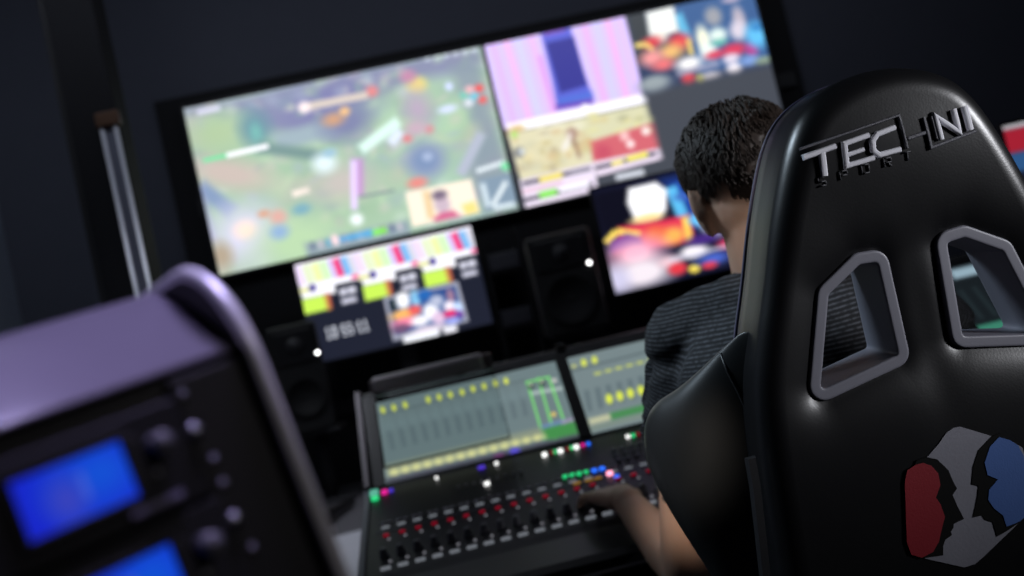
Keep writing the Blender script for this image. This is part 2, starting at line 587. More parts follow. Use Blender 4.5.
# --- multiview monitor with clock
W3 = Picture([(295, 268), (470, 226), (490, 322), (322, 362)], 240, 136, (28, 31, 45))
W3.at(290, 220, 3.84)
W3.poly([(14, 176), (690, 14), (716, 152), (60, 300)], (232, 228, 240), 2)
for g in range(3):
    dx, dy = 226 * g, -53 * g
    for x, c in ((40, (226, 208, 238)), (75, (216, 226, 190)), (108, (222, 240, 160)), (138, (200, 236, 180)), (168, (206, 190, 236)), (190, (226, 62, 120)), (216, (120, 176, 226)), (246, (206, 204, 216))):
        W3.seg((x + dx - 14, 205 + dy - x * .235 - 12 + 8), (x + dx + 14, 205 + dy - x * .235 + 62), 30, c, 3)
    W3.poly([(45 + dx, 262 + dy), (255 + dx, 212 + dy), (262 + dx, 238 + dy), (52 + dx, 290 + dy)], (240, 240, 248), 3)
    W3.poly([(48 + dx, 285 + dy), (175 + dx, 255 + dy), (182 + dx, 285 + dy), (60 + dx, 312 + dy)], (240, 240, 246), 3)
    W3.poly([(180 + dx, 255 + dy), (290 + dx, 229 + dy), (318 + dx, 330 + dy), (205 + dx, 352 + dy)], (28, 31, 45), 3)
    W3.seg((40 + dx, 282 + dy), (82 + dx, 272 + dy), 18, (214, 214, 150), 3)
    W3.ell((93 + dx, 267 + dy), 13, 13, (52, 40, 130), .4)
    W3.ell((252 + dx, 222 + dy), 14, 8, (226, 70, 130), .5)
    W3.seg((176 + dx, 262 + dy), (262 + dx, 240 + dy), 9, (18, 18, 30), 2)
    W3.poly([(54 + dx, 312 + dy), (150 + dx, 290 + dy), (166 + dx, 344 + dy), (68 + dx, 368 + dy)], (190, 228, 84), 3)
    W3.poly([(140 + dx, 292 + dy), (160 + dx, 288 + dy), (174 + dx, 340 + dy), (155 + dx, 346 + dy)], (190, 96, 70), 5)
    W3.seg((196 + dx, 284 + dy), (256 + dx, 268 + dy), 26, (206, 206, 220), 3)
    W3.ell((224 + dx, 278 + dy), 5, 14, (120, 122, 140), .4, 10, .8)
    W3.seg((205 + dx, 318 + dy), (260 + dx, 304 + dy), 20, (196, 196, 212), 3)
    W3.poly([(166 + dx, 300 + dy), (190 + dx, 296 + dy), (205 + dx, 344 + dy), (176 + dx, 350 + dy)], (28, 31, 45), 3)
# the clock
text = '10:55:11'
tot = sum(5 if ch != ':' else 3 for ch in text) - 1
A, B = np.array((148., 414.)), np.array((304., 379.))
ex = (B - A) / tot
ey = np.array((1.8, 6.1))
cx = 0
for ch in text:
    g = FONT[ch]
    for r, row in enumerate(g):
        for q, bit in enumerate(row):
            if bit == '1':
                p0 = A + ex * (cx + q + (0 if ch != ':' else .3)) + ey * r
                W3.poly([p0, p0 + ex, p0 + ex + ey, p0 + ey], (222, 226, 236), .8)
    cx += 4 + 1 if ch != ':' else 3
# preview window
W3.poly([(360, 300), (640, 234), (680, 386), (402, 462)], (150, 152, 168), 2)
W3.poly([(378, 308), (630, 252), (660, 380), (412, 440)], (40, 70, 130), 2)
W3.poly([(378, 308), (408, 302), (418, 345), (388, 352)], (30, 44, 52), 2)
for c, rx, ry, a in (((434, 310), 26, 32, (244, 244, 246)), ((482, 305), 16, 34, (130, 190, 225)), ((515, 288), 26, 20, (36, 96, 170)), ((440, 362), 50, 20, (238, 176, 96)), ((480, 345), 24, 18, (222, 90, 90)), ((445, 392), 48, 18, (240, 130, 160)), ((430, 415), 34, 18, (110, 80, 110)), ((500, 385), 34, 20, (240, 236, 240)), ((540, 350), 30, 32, (242, 242, 246)), ((560, 310), 26, 22, (176, 182, 205)), ((570, 375), 26, 26, (214, 186, 214)), ((612, 290), 14, 28, (150, 116, 140)), ((608, 330), 22, 20, (238, 228, 238)), ((640, 335), 16, 22, (190, 214, 246)), ((612, 358), 26, 14, (216, 50, 110)), ((645, 360), 14, 14, (110, 60, 150)), ((620, 385), 26, 14, (150, 160, 226)), ((525, 420), 60, 16, (214, 200, 214))):
    W3.ell(c, rx, ry, a, .4)
W3.seg((440, 460), (572, 428), 30, (232, 234, 240), 3)
W3.seg((586, 424), (636, 412), 28, (226, 226, 234), 3)
mon1 = display('multiview_monitor', 'smaller monitor showing colour bars, a clock and a preview window', 'monitor',
               -.554, .132, 1.189, 1.571, 3.45, W3, M_scr, depth=.05, bez=.01)
# --- right small monitor
W4 = Picture([(593, 190), (735, 157), (760, 262), (614, 296)], 220, 124, (20, 22, 44))
W4.at(480, 150, 3.03)
W4.poly([(520, 100), (860, 25), (890, 200), (600, 250)], (28, 62, 152), 14)
W4.poly([(340, 130), (440, 110), (450, 240), (370, 260)], (12, 12, 26), 8)
W4.seg((536, 120), (578, 235), 30, (88, 178, 226), 4)
W4.poly([(432, 120), (500, 103), (528, 130), (528, 190), (510, 215), (450, 218), (430, 165)], (248, 248, 250), 4)
W4.ell((480, 215), 42, 14, (240, 214, 150), .4)
W4.poly([(410, 238), (590, 208), (600, 290), (400, 320)], (214, 52, 80), 5)
W4.seg((380, 285), (405, 250), 18, (244, 212, 96), 3)
W4.seg((405, 250), (465, 262), 18, (244, 212, 96), 3)
W4.poly([(392, 280), (430, 258), (465, 270), (475, 300), (390, 315)], (84, 40, 130), 5)
W4.seg((575, 215), (588, 290), 18, (242, 206, 90), 3)
W4.ell((545, 270), 34, 26, (236, 170, 84), .5)
W4.ell((500, 262), 26, 22, (226, 110, 70), .6)
W4.ell((455, 322), 66, 46, (238, 176, 198), .6)
W4.ell((470, 382), 78, 44, (228, 218, 226), .5)
W4.ell((410, 400), 30, 40, (196, 192, 220), .6)
W4.ell((600, 322), 36, 20, (242, 236, 240), .4)
W4.ell((540, 350), 28, 16, (226, 190, 200), .5)
W4.ell((560, 372), 24, 18, (214, 54, 66), .4)
W4.ell((602, 374), 15, 12, (236, 212, 84), .4)
W4.ell((610, 222), 26, 20, (96, 186, 236), .4)
W4.ell((648, 232), 32, 44, (240, 242, 246), .4)
W4.ell((620, 285), 40, 16, (66, 40, 120), .5)
W4.ell((690, 300), 30, 16, (216, 56, 96), .5)
W4.ell((650, 345), 40, 18, (70, 96, 190), .6)
W4.ell((712, 266), 22, 14, (96, 206, 200), .4)
W4.ell((733, 325), 30, 22, (238, 236, 244), .4)
W4.ell((725, 290), 24, 14, (214, 196, 226), .4)
W4.ell((640, 365), 20, 10, (206, 60, 80), .4)
W4.seg((540, 345), (700, 305), 10, (196, 196, 214), 3, .8)
W4.ell((570, 150), 22, 12, (60, 96, 176), .6)
W4.ell((620, 130), 30, 14, (40, 76, 160), .6)
mon2 = display('feed_monitor', "smaller monitor with a bright red, white and blue picture beside the person's head", 'monitor',
               .622, 1.335, 1.189, 1.604, 3.45, W4, M_scr, depth=.05, bez=.01)
for mm in (mon1, mon2):
    z0 = 1.179
    boxo('stand_neck', -.035, .035, .055, .08, .70 - z0 + .002, .25, M_dark, mm, .004)
    boxo('stand_foot', -.15, .15, -.02, .14, .70 - z0, .712 - z0, M_dark, mm, .003)
# --- display at far right
W5 = Picture([(1003, 128), (1100, 104), (1112, 165), (1014, 190)], 120, 70, (70, 90, 130))
W5.poly([(995, 120), (1120, 95), (1120, 104), (995, 133)], (226, 226, 232), 2)
W5.poly([(995, 133), (1120, 104), (1124, 120), (1000, 149)], (206, 44, 66), 3)
W5.poly([(1000, 150), (1124, 121), (1126, 134), (1002, 163)], (60, 110, 170), 3)
W5.poly([(1002, 163), (1126, 134), (1128, 150), (1006, 178)], (34, 40, 62), 3)
display('side_display', 'small display with red and blue bars on the far right, beyond the chair headrest', 'display',
        2.0, 2.55, 1.14, 1.4495, 3.0, W5, screen_mat('side_display_picture', .6), bez=.012)
o = bpy.data.objects['side_display']
boxo('stand_neck', -.03, .03, .05, .08, -.428 + .012, .15, M_dark, o)
boxo('stand_foot', -.12, .12, -.02, .14, -.428, -.416, M_dark, o)

# ------------------------------------------------------------------ steel column with a tube; its edge highlights are built as white strips
colm = thing('steel_column', 'dark square steel column with a tube whose two highlights are white strips left of the big displays', 'column', (-.95, 2.8, 0))
boxo('post', -.075, .070, 0, .12, 0, HZ, mat('dark_painted_steel', c8(20, 20, 24), .8, spec=.2, bump=.08, bscale=80), colm, .006)
boxo('flange', -.10, -.075, .02, .10, 0, HZ, M_board, colm, .003)
boxo('tube_body', .020, .068, -.010, 0, 0, 2.03, mat('tube_grey', c8(92, 94, 108), .5, .2), colm, .002)
M_highlight = mat('highlight_white', c8(205, 206, 216), .35, .3)
for x in (.024, .066):
    bm = bmesh.new()
    tube(bm, [(x, -.014, 0.0), (x, -.014, 2.03)], .0062, 12)
    obj('tube_highlight', bm, M_highlight, colm, True)
boxo('conduit_clamp', .012, .084, -.026, .0, 2.03, 2.075, mat('copper_clamp', c8(84, 60, 46), .4, .6), colm, .004)

# ------------------------------------------------------------------ desk
desk = thing('control_desk', 'long pale grey control desk under the mixing console', 'desk', (0, 0, 0))
boxo('desk_top', -1.25, 1.95, 1.69, 2.56, .668, .70, M_desk, desk, .003)
for x in (-1.15, .55, 1.85):
    boxo('leg_panel', x - .02, x + .02, 1.98, 2.5, 0, .668, M_deskdark, desk)
shelf = thing('rear_desk', 'dark rear desk running under the monitors behind the pale desk', 'desk', (0, 0, 0))
boxo('desk_top', -.86, 2.70, 2.565, 3.58, .665, .70, M_deskdark, shelf, .003)
for x in (-.80, .6, 2.6):
    boxo('leg_panel', x - .02, x + .02, 2.7, 3.5, 0, .665, M_deskdark, shelf)


# ------------------------------------------------------------------ speakers on stands
def speaker(label, slabel, x0, x1, z0, z1, yf, ledx, ledz, yaw):
    w, h = x1 - x0, z1 - z0
    t = thing('studio_speaker', label, 'speaker', ((x0 + x1) / 2, yf, z0), 'studio speakers below the displays')
    t.rotation_euler = (0, 0, yaw)
    boxo('cabinet', -w / 2, w / 2, 0, .24, 0, h, mat('speaker_black', (.012, .012, .013), .6), t, .012)
    bm = bmesh.new()
    lathe(bm, [(w * .40, -.002), (w * .40, -.010), (w * .36, -.012), (w * .33, -.004), (w * .12, .012), (w * .11, .002), (.002, -.006)], 'y', 32, (0, 0, h * .33))
    obj('woofer', bm, mat('woofer_black', (.006, .006, .007), .8), t, True)
    bm = bmesh.new()
    box(bm, -w * .40, w * .40, -.006, .002, h * .64, h * .95, .008)
    obj('waveguide', bm, M_black, t)
    bm = bmesh.new()
    lathe(bm, [(.030, -.006), (.030, -.011), (.020, -.009), (.018, -.013), (.006, -.018), (.001, -.019)], 'y', 24, (0, 0, h * .80))
    obj('tweeter', bm, M_dark, t, True)
    bm = bmesh.new()
    lathe(bm, [(.0062, -.001), (.0058, -.005), (.003, -.007), (.0005, -.0075)], 'y', 14, (ledx - (x0 + x1) / 2, 0, ledz - z0))
    obj('power_light', bm, glow('white_led', (1, 1, 1), 6), t, True)
    st = thing('speaker_stand', slabel, 'stand', ((x0 + x1) / 2, yf + .12, .70), 'stands under the studio speakers')
    boxo('base_plate', -.1, .1, -.1, .1, 0, .012, M_dark, st, .003)
    bm = bmesh.new()
    tube(bm, [(0, 0, .012), (0, 0, z0 - .70 - .012)], .022, 16)
    obj('post', bm, M_dark, st, True)
    boxo('top_plate', -.09, .09, -.1, .1, z0 - .70 - .012, z0 - .70, M_dark, st, .003)
    return t


speaker('black studio speaker at the left, low in front of the clock monitor corner', 'black post stand under the left studio speaker', -.655, -.482, .955, 1.338, 3.17, -.497, 1.222, .26)
speaker('black studio speaker between the clock monitor and the red and white monitor', 'black post stand under the speaker between the lower monitors', .298, .532, 1.085, 1.450, 3.2, .508, 1.318, -.05)

# equipment boxes between the two lower monitors
eq = thing('equipment_shelf', 'small black shelf frame with two dark units between the lower monitors', 'shelf', (.225, 3.45, .70))
for x in (-.075, .067):
    boxo('upright', x, x + .015, 0, .14, 0, .83, M_black, eq)
for z in (.45, .67):
    boxo('shelf_board', -.06, .067, .005, .135, z, z + .012, M_black, eq)
for z in (.462, .682):
    boxo('unit', -.055, .062, .0, .12, z, z + .062, mat('grey_unit', c8(70, 70, 78), .5), eq, .004)

# ------------------------------------------------------------------ black torch-like object on the rear desk
tl = thing('handheld_microphone', 'small black handheld microphone lying on the dark rear desk left of the console', 'microphone', (-.50, 2.85, .70))
bm = bmesh.new()
a, b = Vector((-.015, -.06, .028)), Vector((.035, .16, .018))
tube(bm, [a.lerp(b, t) for t in (0, .05, .5, 1)], [.017, .018, .015, .012], 16)
obj('handle', bm, M_black, tl, True)
bm = bmesh.new()
d = (a - b).normalized()
tube(bm, [a, a + d * .005, a + d * .02, a + d * .042, a + d * .054], [.02, .027, .029, .02, .006], 18)
obj('head', bm, mat('black_mesh_grille', (.02, .02, .02), .4, .5, bump=.6, bscale=700), tl, True)

# ------------------------------------------------------------------ mixing console
CX0, CX1 = -.288, 1.745
con = thing('mixing_console', 'wide black mixing console with tilted touch screens in front of the person', 'mixing console', (0, 0, .70))
CZ = .70


def surf(y, h=0.0):
    """height above the desk of the sloped control surface"""
    return .765 + .30 * (y - 1.75) - CZ + h * .958


prof = [(1.60, 0.0), (1.595, .018), (1.61, .028), (1.70, surf(1.70) - .002), (1.72, surf(1.72)), (2.068, surf(2.068)), (2.078, surf(2.068) + .004),
        (2.088, .163), (2.262, .362), (2.275, .372), (2.31, .372), (2.40, .22), (2.40, 0.0)]
bm = bmesh.new()
prism(bm, prof, lambda a, b, d: (d, a, b), CX0 + .012, CX1 - .012)
M_con = mat('console_black', (.016, .017, .021), .38, bump=.04, bscale=400)
obj('chassis', bm, M_con, con)
M_trim = mat('console_grey_trim', c8(112, 114, 126), .4, .3, bump=.03)
for x in (CX0, CX1 - .0118):
    bm = bmesh.new()
    pr = [(1.60, 0.004), (1.593, .02), (1.61, .034), (1.70, surf(1.70) + .004), (1.72, surf(1.72) + .006), (2.075, surf(2.075) + .006), (2.085, surf(2.075)), (2.09, .004)]
    prism(bm, pr, lambda a, b, d: (d, a, b), x, x + .0118)
    obj('side_cheek', bm, M_trim, con)
    bm = bmesh.new()
    pr = [(2.078, surf(2.068) + .002), (2.074, surf(2.068) + .016), (2.258, .372), (2.272, .384), (2.315, .382), (2.41, .225), (2.41, .004), (2.092, .004)]
    prism(bm, pr, lambda a, b, d: (d, a, b), x + .0002, x + .0116)
    obj('screen_cheek', bm, mat('console_dark_trim', c8(96, 90, 96), .4, .3), con)

# pictures for the bays
SA = Picture([(374.6, 399.7), (553.4, 355), (580, 443), (383.5, 487)], 230, 124, (112, 130, 133))
SA.at(360, 330, 3.413)


def channel_shading(P, x0, n, step, slope, y, w, h):
    for k in range(n):
        P.seg((x0 + k * step, y + k * step * slope), (x0 + k * step + h * .2, y + k * step * slope + h), w, (96, 112, 118), 3, .8)


channel_shading(SA, 95, 13, 38, -.25, 345, 16, 70)
SA.seg((60, 285), (560, 160), 5, (86, 100, 104), 2, .8)
SA.seg((72, 330), (600, 205), 40, (120, 140, 144), 8, .5)
for k in range(13):
    SA.seg((110 + k * 38, 275 - k * 9.5), (128 + k * 38, 355 - k * 9.5), 5, (104, 120, 124), 2, .7)
for c in ((75, 265), (112, 257), (150, 247), (228, 228), (265, 220), (303, 211), (343, 202), (380, 190), (418, 181), (457, 170), (493, 162)):
    SA.ell(c, 8, 14, (222, 232, 92), .4)
SA.seg((580, 215), (690, 197), 14, (176, 192, 190), 3)
for a, b in (((566, 168), (628, 392)), ((604, 152), (668, 392)), ((640, 150), (712, 372)), ((562, 170), (642, 150))):
    SA.seg(a, b, 7, (126, 236, 118), 2)
for c in ((580, 185), (618, 174)):
    SA.ell(c, 11, 14, (60, 78, 70), .4)
    SA.ell((c[0] - 2, c[1] - 6), 5, 5, (226, 232, 210), .4)
SA.ell((660, 165), 9, 9, (205, 205, 200), .4)
SA.ell((660, 298), 9, 9, (226, 200, 110), .4)
SA.poly([(80, 470), (625, 345), (640, 380), (90, 515)], (150, 158, 132), 6, .8)
for k in range(15):
    SA.ell((110 + k * 38, 496 - k * 8.6), 17, 12, (212, 214, 152), .5)
    SA.seg((100 + k * 38, 522 - k * 8.6), (120 + k * 38, 518 - k * 8.6), 13, (110, 112, 124), 3)
SA.poly([(620, 350), (735, 318), (750, 375), (640, 395)], (70, 146, 78), 5)
SA.seg((620, 345), (700, 325), 12, (110, 140, 190), 4)
SA.seg((690, 330), (735, 318), 12, (170, 150, 190), 4)
SA.poly([(80, 520), (760, 372), (770, 400), (85, 545)], (64, 66, 78), 5, .9)
SA.ell((525, 432), 18, 14, (92, 82, 214), .5)
SA.ell((300, 498), 18, 8, (104, 70, 120), .5)
SA.ell((470, 445), 18, 8, (110, 60, 110), .5)

SB = Picture([(565, 352), (744, 308), (791, 393), (593, 438)], 180, 98, (122, 138, 141))
SB.at(360, 330, 3.413)
SB.seg((715, 128), (1330, -35), 6, (84, 98, 102), 2)
channel_shading(SB, 735, 15, 38, -.26, 215, 18, 80)
for c in ((760, 95), (797, 85)):
    SB.ell(c, 10, 16, (222, 232, 92), .35)
SB.ell((726, 108), 9, 8, (190, 196, 120), .4)
for k in range(12):
    SB.seg((800 + k * 37, 142 - k * 9.6), (822 + k * 37, 137 - k * 9.6), 10, (204, 214, 110), 3)
for k in range(12):
    SB.ell((855 + k * 37.5, 240 - k * 10), 12, 19, (228, 240, 84), .35)
SB.seg((785, 325), (862, 306), 24, (196, 198, 164), 4)
SB.seg((862, 306), (1500, 150), 26, (74, 142, 84), 4)
SB.seg((790, 350), (1500, 180), 14, (130, 146, 134), 4)
SC = Picture([(0, 0), (100, 0), (100, 56), (0, 56)], 150, 84, (24, 30, 34))
SC.poly([(0, 0), (100, 0), (100, 10), (0, 10)], (60, 72, 80), 2)
SC.poly([(8, 2), (46, 2), (46, 9), (8, 9)], (150, 176, 190), 2)
SC.poly([(52, 14), (70, 14), (70, 22), (52, 22)], (170, 190, 186), 2)
for k in range(12):
    SC.seg((6 + k * 8, 18), (6 + k * 8, 42), 2.5, (34, 44, 48), 1.5)
SC.poly([(0, 46), (100, 46), (100, 54), (0, 54)], (60, 130, 108), 2)
M_con_scr = screen_mat('console_screen_picture', .95)
PITCH_X = .4875
for k, P in enumerate((SA, SB, SC, SC)):
    x0 = -.241 + k * PITCH_X
    x1 = x0 + .457
    n = Vector((0, -.7526, .6585)) * .0018
    tl_, bl_ = (2.2475, .3455), (2.093, .1687)
    P.build('touch_screen', (x0, tl_[0] + n.y, tl_[1] + n.z), (x1, tl_[0] + n.y, tl_[1] + n.z), (x0, bl_[0] + n.y, bl_[1] + n.z), M_con_scr, con)
for k in range(5):
    x0 = -.2415 + k * PITCH_X - .0295
    bm = bmesh.new()
    prism(bm, [(2.089, .164), (2.0865, .169), (2.2555, .3625), (2.262, .362)], lambda a, b, d: (d, a, b), x0 + (.0 if k else .006), x0 + .0285)
    obj('screen_divider', bm, M_black, con)
for k in range(4):
    x = -.02 + k * .26
    boxo('hinge_clip', x - .012, x + .012, 2.262, 2.29, .362, .384, M_dark, con, .002)

# control surface details
M_knob = mat('knob_grey', c8(92, 92, 102), .45, bump=.04)
M_cap = mat('key_grey', c8(150, 150, 160), .5)
M_slot = mat('fader_slot', (.006, .006, .007), .7)
me_knob = None


def place(name, me, mt, x, y, h=0.0, rot=True):
    o = bpy.data.objects.new(name, me)
    COL.objects.link(o)
    o.parent = con
    o.location = (x, y, surf(y, h))
    o.rotation_euler = (math.atan(.30), 0, 0) if rot else (0, 0, 0)
    if not me.materials:
        me.materials.append(mt)
    return o


def mesh_of(name, fn, smooth=False):
    bm = bmesh.new()
    fn(bm)
    bmesh.ops.recalc_face_normals(bm, faces=bm.faces)
    me = bpy.data.meshes.new(name)
    bm.to_mesh(me)
    bm.free()
    if smooth:
        for p in me.polygons:
            p.use_smooth = True
    return me


knob_me = mesh_of('knob', lambda b: lathe(b, [(.0095, 0), (.0092, .004), (.0078, .005), (.0072, .016), (.0062, .0175), (.0005, .018)], 'z', 16), True)
key_me = mesh_of('key', lambda b: box(b, -.0052, .0052, -.0034, .0034, 0, .004, .0008))
red_me = mesh_of('red_key', lambda b: box(b, -.0058, .0058, -.0032, .0032, 0, .004, .001))
dot_me = mesh_of('indicator', lambda b: lathe(b, [(.0032, 0), (.003, .0018), (.0015, .0028), (.0003, .003)], 'z', 10), True)
dash_me = mesh_of('fader_cap', lambda b: box(b, -.0098, .0098, -.0025, .0025, 0, .006, .001))
lab_me = mesh_of('label_strip', lambda b: box(b, -.0085, .0085, -.0045, .0045, 0, .0016, .0004))
G_red = glow('lit_red', c8(190, 14, 52), .34)
G_lab_cap = glow('label_and_cap_glow', c8(168, 174, 184), .34)
G_white = glow('lit_white', (1, 1, .98), 1.5)
G_dim = glow('dim_white', c8(180, 180, 190), .35)
G_green = glow('lit_green', c8(40, 220, 130), 1.0)
G_blue = glow('lit_blue', c8(40, 110, 255), 1.3)
G_amber = glow('lit_amber', c8(200, 150, 60), .4)
G_pink = glow('lit_pink', c8(255, 160, 190), 1.8)
G_mag = glow('lit_magenta', c8(235, 30, 150), 1.0)
G_teal = glow('lit_teal', c8(110, 210, 180), .6)
COLX = [-.2385 + k * .0333 for k in range(14)]
for bay in range(2):
    bx = bay * PITCH_X
    for k, x in enumerate(COLX):
        xx = x + bx
        place('label_strip', lab_me, G_lab_cap, xx, 1.897)
        place('key', key_me, M_cap, xx - .006, 1.912)
        place('key', key_me, M_cap, xx + .008, 1.912)
        place('red_key', red_me, G_red, xx + .002, 1.862)
        place('indicator', dot_me, G_dim, xx + .008, 1.846)
        place('knob', knob_me, M_knob, xx, 1.785)
        place('level_light', dot_me, G_dim, xx + .012, 1.762)
        place('fader_cap', dash_me, G_lab_cap, xx + .004, 1.737)  # white caps given a faint glow, as little light falls here
# a thin line between label row and keys
for bay in range(2):
    bx = bay * PITCH_X
    bm = bmesh.new()
    box(bm, -.262 + bx, .205 + bx, -.0012, .0012, 0, .0006)
    me = bpy.data.meshes.new('panel_line')
    bm.to_mesh(me)
    bm.free()
    place('panel_line', me, M_trim, 0, 1.882)


def lit(name, x, y, mtl, w=.0055, d=.004, h=.006):
    me = mesh_of(name, lambda b: box(b, -w, w, -d, d, 0, h, min(w, d) * .4))
    return place(name, me, mtl, x, y)


lit('lit_key', -.0154, 1.975, G_white, .006, .005)
for k in range(9):
    lit('small_key', -.078 + k * .0175, 1.990, M_cap, .0035, .003)
lit('lit_key', -.1238, 2.060, G_white, .003, .003)
lit('lit_key', .015, 2.060, G_white, .004, .004)
for k in range(4):
    lit('green_key', .150 + k * .0150, 1.921 - k * .001, G_green, .0052, .0045)
for k in range(2):
    lit('blue_key', .2125 + k * .0175, 1.917, G_blue, .0062, .0045)
for x in (.1676, .1935, .213):
    lit('amber_key', x, 1.884, G_amber, .0085, .0035, .003)
lit('pink_key', .2394, 1.8865, G_pink, .0065, .0055, .008)
lit('blue_key', .2500, 1.867, G_blue, .0055, .005)
for x in (.1247, .162, .199):
    lit('lit_key', x, 2.043, G_white, .0055, .0055, .008)
for x, g in ((.143, G_red), (.150, G_green), (.180, G_red), (.188, G_green), (.215, G_mag), (.228, G_blue)):
    lit('status_light', x, 2.047, g, .0042, .004)
lit('teal_key', -.2665, 2.055, G_teal, .010, .012, .010)
lit('teal_key', -.2640, 2.030, G_green, .008, .006, .008)
lit('magenta_key', -.2430, 2.050, G_mag, .007, .007, .008)
lit('blue_key', -.2280, 2.052, glow('lit_violet', c8(90, 60, 230), .7), .005, .005)
lit('violet_key', -.02, 2.058, glow('lit_violet', c8(90, 60, 230), .7), .008, .006)
for i in range(4):
    for j in range(3):
        lit('grey_key', .272 + i * .020, 1.985 - j * .024, M_cap, .0065, .005, .006)
for i in range(4):
    lit('status_light', .318 + i * .012, 2.035, (G_white, G_green, G_red, G_white)[i], .0045, .004)
lit('red_key', .352, 1.925, G_red, .009, .006)

# ------------------------------------------------------------------ clear script holder standing on the console
hol = thing('script_holder', 'clear script holder with a grey top bar leaning over the first console screen', 'script holder', (0, 0, .70))
nrm = Vector((0, -.7526, .6585))
q = lambda x, s, h: Vector((x, 2.093 + (2.2475 - 2.093) * s, .1687 + (.3455 - .1687) * s)) + nrm * h
bm = bmesh.new()
tube(bm, [q(-.238, .16, .010), q(-.238, 1.03, .020), q(.060, 1.03, .020), q(.060, .16, .010), q(-.238, .16, .010)], .0026, 8)
obj('wire_frame', bm, M_black, hol, True)
bm = bmesh.new()
box(bm, -.236, .040, -.011, .011, 0, .040, .007)
ob = obj('top_bar', bm, mat('grey_bar', c8(150, 144, 150), .45, .2), hol)
ob.location = q(0, 1.08, .020)
ob.rotation_euler = (.5, 0, 0)
for x in (-.235, .052):
    boxo('bar_clamp', x - .010, x + .012, 2.235, 2.275, .372, .404, mat('grey_clamp', c8(110, 100, 104), .5), hol, .004)
gm = bpy.data.materials.new('clear_acrylic')
gm.use_nodes = True
nt = gm.node_tree
nt.nodes.clear()
out = nt.nodes.new('ShaderNodeOutputMaterial')
tr = nt.nodes.new('ShaderNodeBsdfTransparent')
tr.inputs[0].default_value = (.93, .95, .95, 1)
gl = nt.nodes.new('ShaderNodeBsdfGlossy')
gl.inputs['Roughness'].default_value = .12
ms = nt.nodes.new('ShaderNodeMixShader')
fr = nt.nodes.new('ShaderNodeFresnel')
fr.inputs[0].default_value = 1.4
nt.links.new(fr.outputs[0], ms.inputs[0])
nt.links.new(tr.outputs[0], ms.inputs[1])
nt.links.new(gl.outputs[0], ms.inputs[2])
nt.links.new(ms.outputs[0], out.inputs[0])
bm = bmesh.new()
c = [q(-.236, .17, .010), q(.058, .17, .010), q(.058, 1.02, .0198), q(-.236, 1.02, .0198)]
d = nrm * .002
A = [bm.verts.new(v) for v in c]
B = [bm.verts.new(v + d) for v in c]
bm.faces.new(A)
bm.faces.new(B[::-1])
for i in range(4):
    bm.faces.new((A[i], A[(i + 1) % 4], B[(i + 1) % 4], B[i]))
obj('clear_sheet', bm, gm, hol)

# ------------------------------------------------------------------ gaming chair
AL = math.radians(6)
CO = Vector((.472, .9, 1.035))
Bk = Vector((0, math.cos(AL), math.sin(AL)))     # forwards, away from the camera
Uk = Vector((0, -math.sin(AL), math.cos(AL)))
cm = Matrix((Vector((1, 0, 0)), Bk, Uk)).transposed().to_4x4()
cm.translation = CO
ch = thing('gaming_chair', 'black leather gaming chair seen from behind, with grey cut-out frames and a two-headed emblem', 'chair', Matrix.Translation((.472, 1.2, 0)))
chi = ch.matrix_world.inverted()


def cobj(name, bm, mt, parent=ch, smooth=True):
    bm.transform(chi @ cm)
    return obj(name, bm, mt, parent, smooth)


def leather(name, col, rough):
    mt = bpy.data.materials.new(name)
    mt.use_nodes = True
    nt = mt.node_tree
    b = nt.nodes['Principled BSDF']
    b.inputs['Base Color'].default_value = (*col, 1)
    b.inputs['Roughness'].default_value = rough
    b.inputs['Specular IOR Level'].default_value = .5
    tc = nt.nodes.new('ShaderNodeTexCoord')
    v = nt.nodes.new('ShaderNodeTexVoronoi')
    v.inputs['Scale'].default_value = 420
    n = nt.nodes.new('ShaderNodeTexNoise')
    n.inputs['Scale'].default_value = 26
    n.inputs['Detail'].default_value = 5
    ad = nt.nodes.new('ShaderNodeMath')
    ad.operation = 'MULTIPLY_ADD'
    ad.inputs[1].default_value = .25
    bp = nt.nodes.new('ShaderNodeBump')
    bp.inputs['Strength'].default_value = .07
    bp.inputs['Distance'].default_value = .002
    nt.links.new(tc.outputs['Object'], v.inputs['Vector'])
    nt.links.new(tc.outputs['Object'], n.inputs['Vector'])
    nt.links.new(v.outputs['Distance'], ad.inputs[0])
    nt.links.new(n.outputs['Fac'], ad.inputs[2])
    nt.links.new(ad.outputs[0], bp.inputs['Height'])
    nt.links.new(bp.outputs['Normal'], b.inputs['Normal'])
    return mt


M_lea = leather('black_leather', (.006, .006, .007), .33)
M_leaw = leather('black_leather_side', (.010, .011, .012), .37)
M_frame = mat('grey_frame_plastic', c8(112, 112, 122), .45, bump=.04, bscale=600)

half = [(0, .290), (.022, .2885), (.045, .283), (.066, .274), (.084, .261), (.097, .245), (.108, .226), (.120, .199), (.138, .152), (.156, .094),
        (.174, .046), (.190, -.010), (.198, -.08), (.203, -.18), (.206, -.30), (.204, -.40), (.196, -.47), (.17, -.50), (.09, -.51), (0, -.51)]
outl = [(x, v) for x, v in half] + [(-x, v) for x, v in half[-2:0:-1]]
outl = ccw(resample(chaikin(outl, 2), 320))

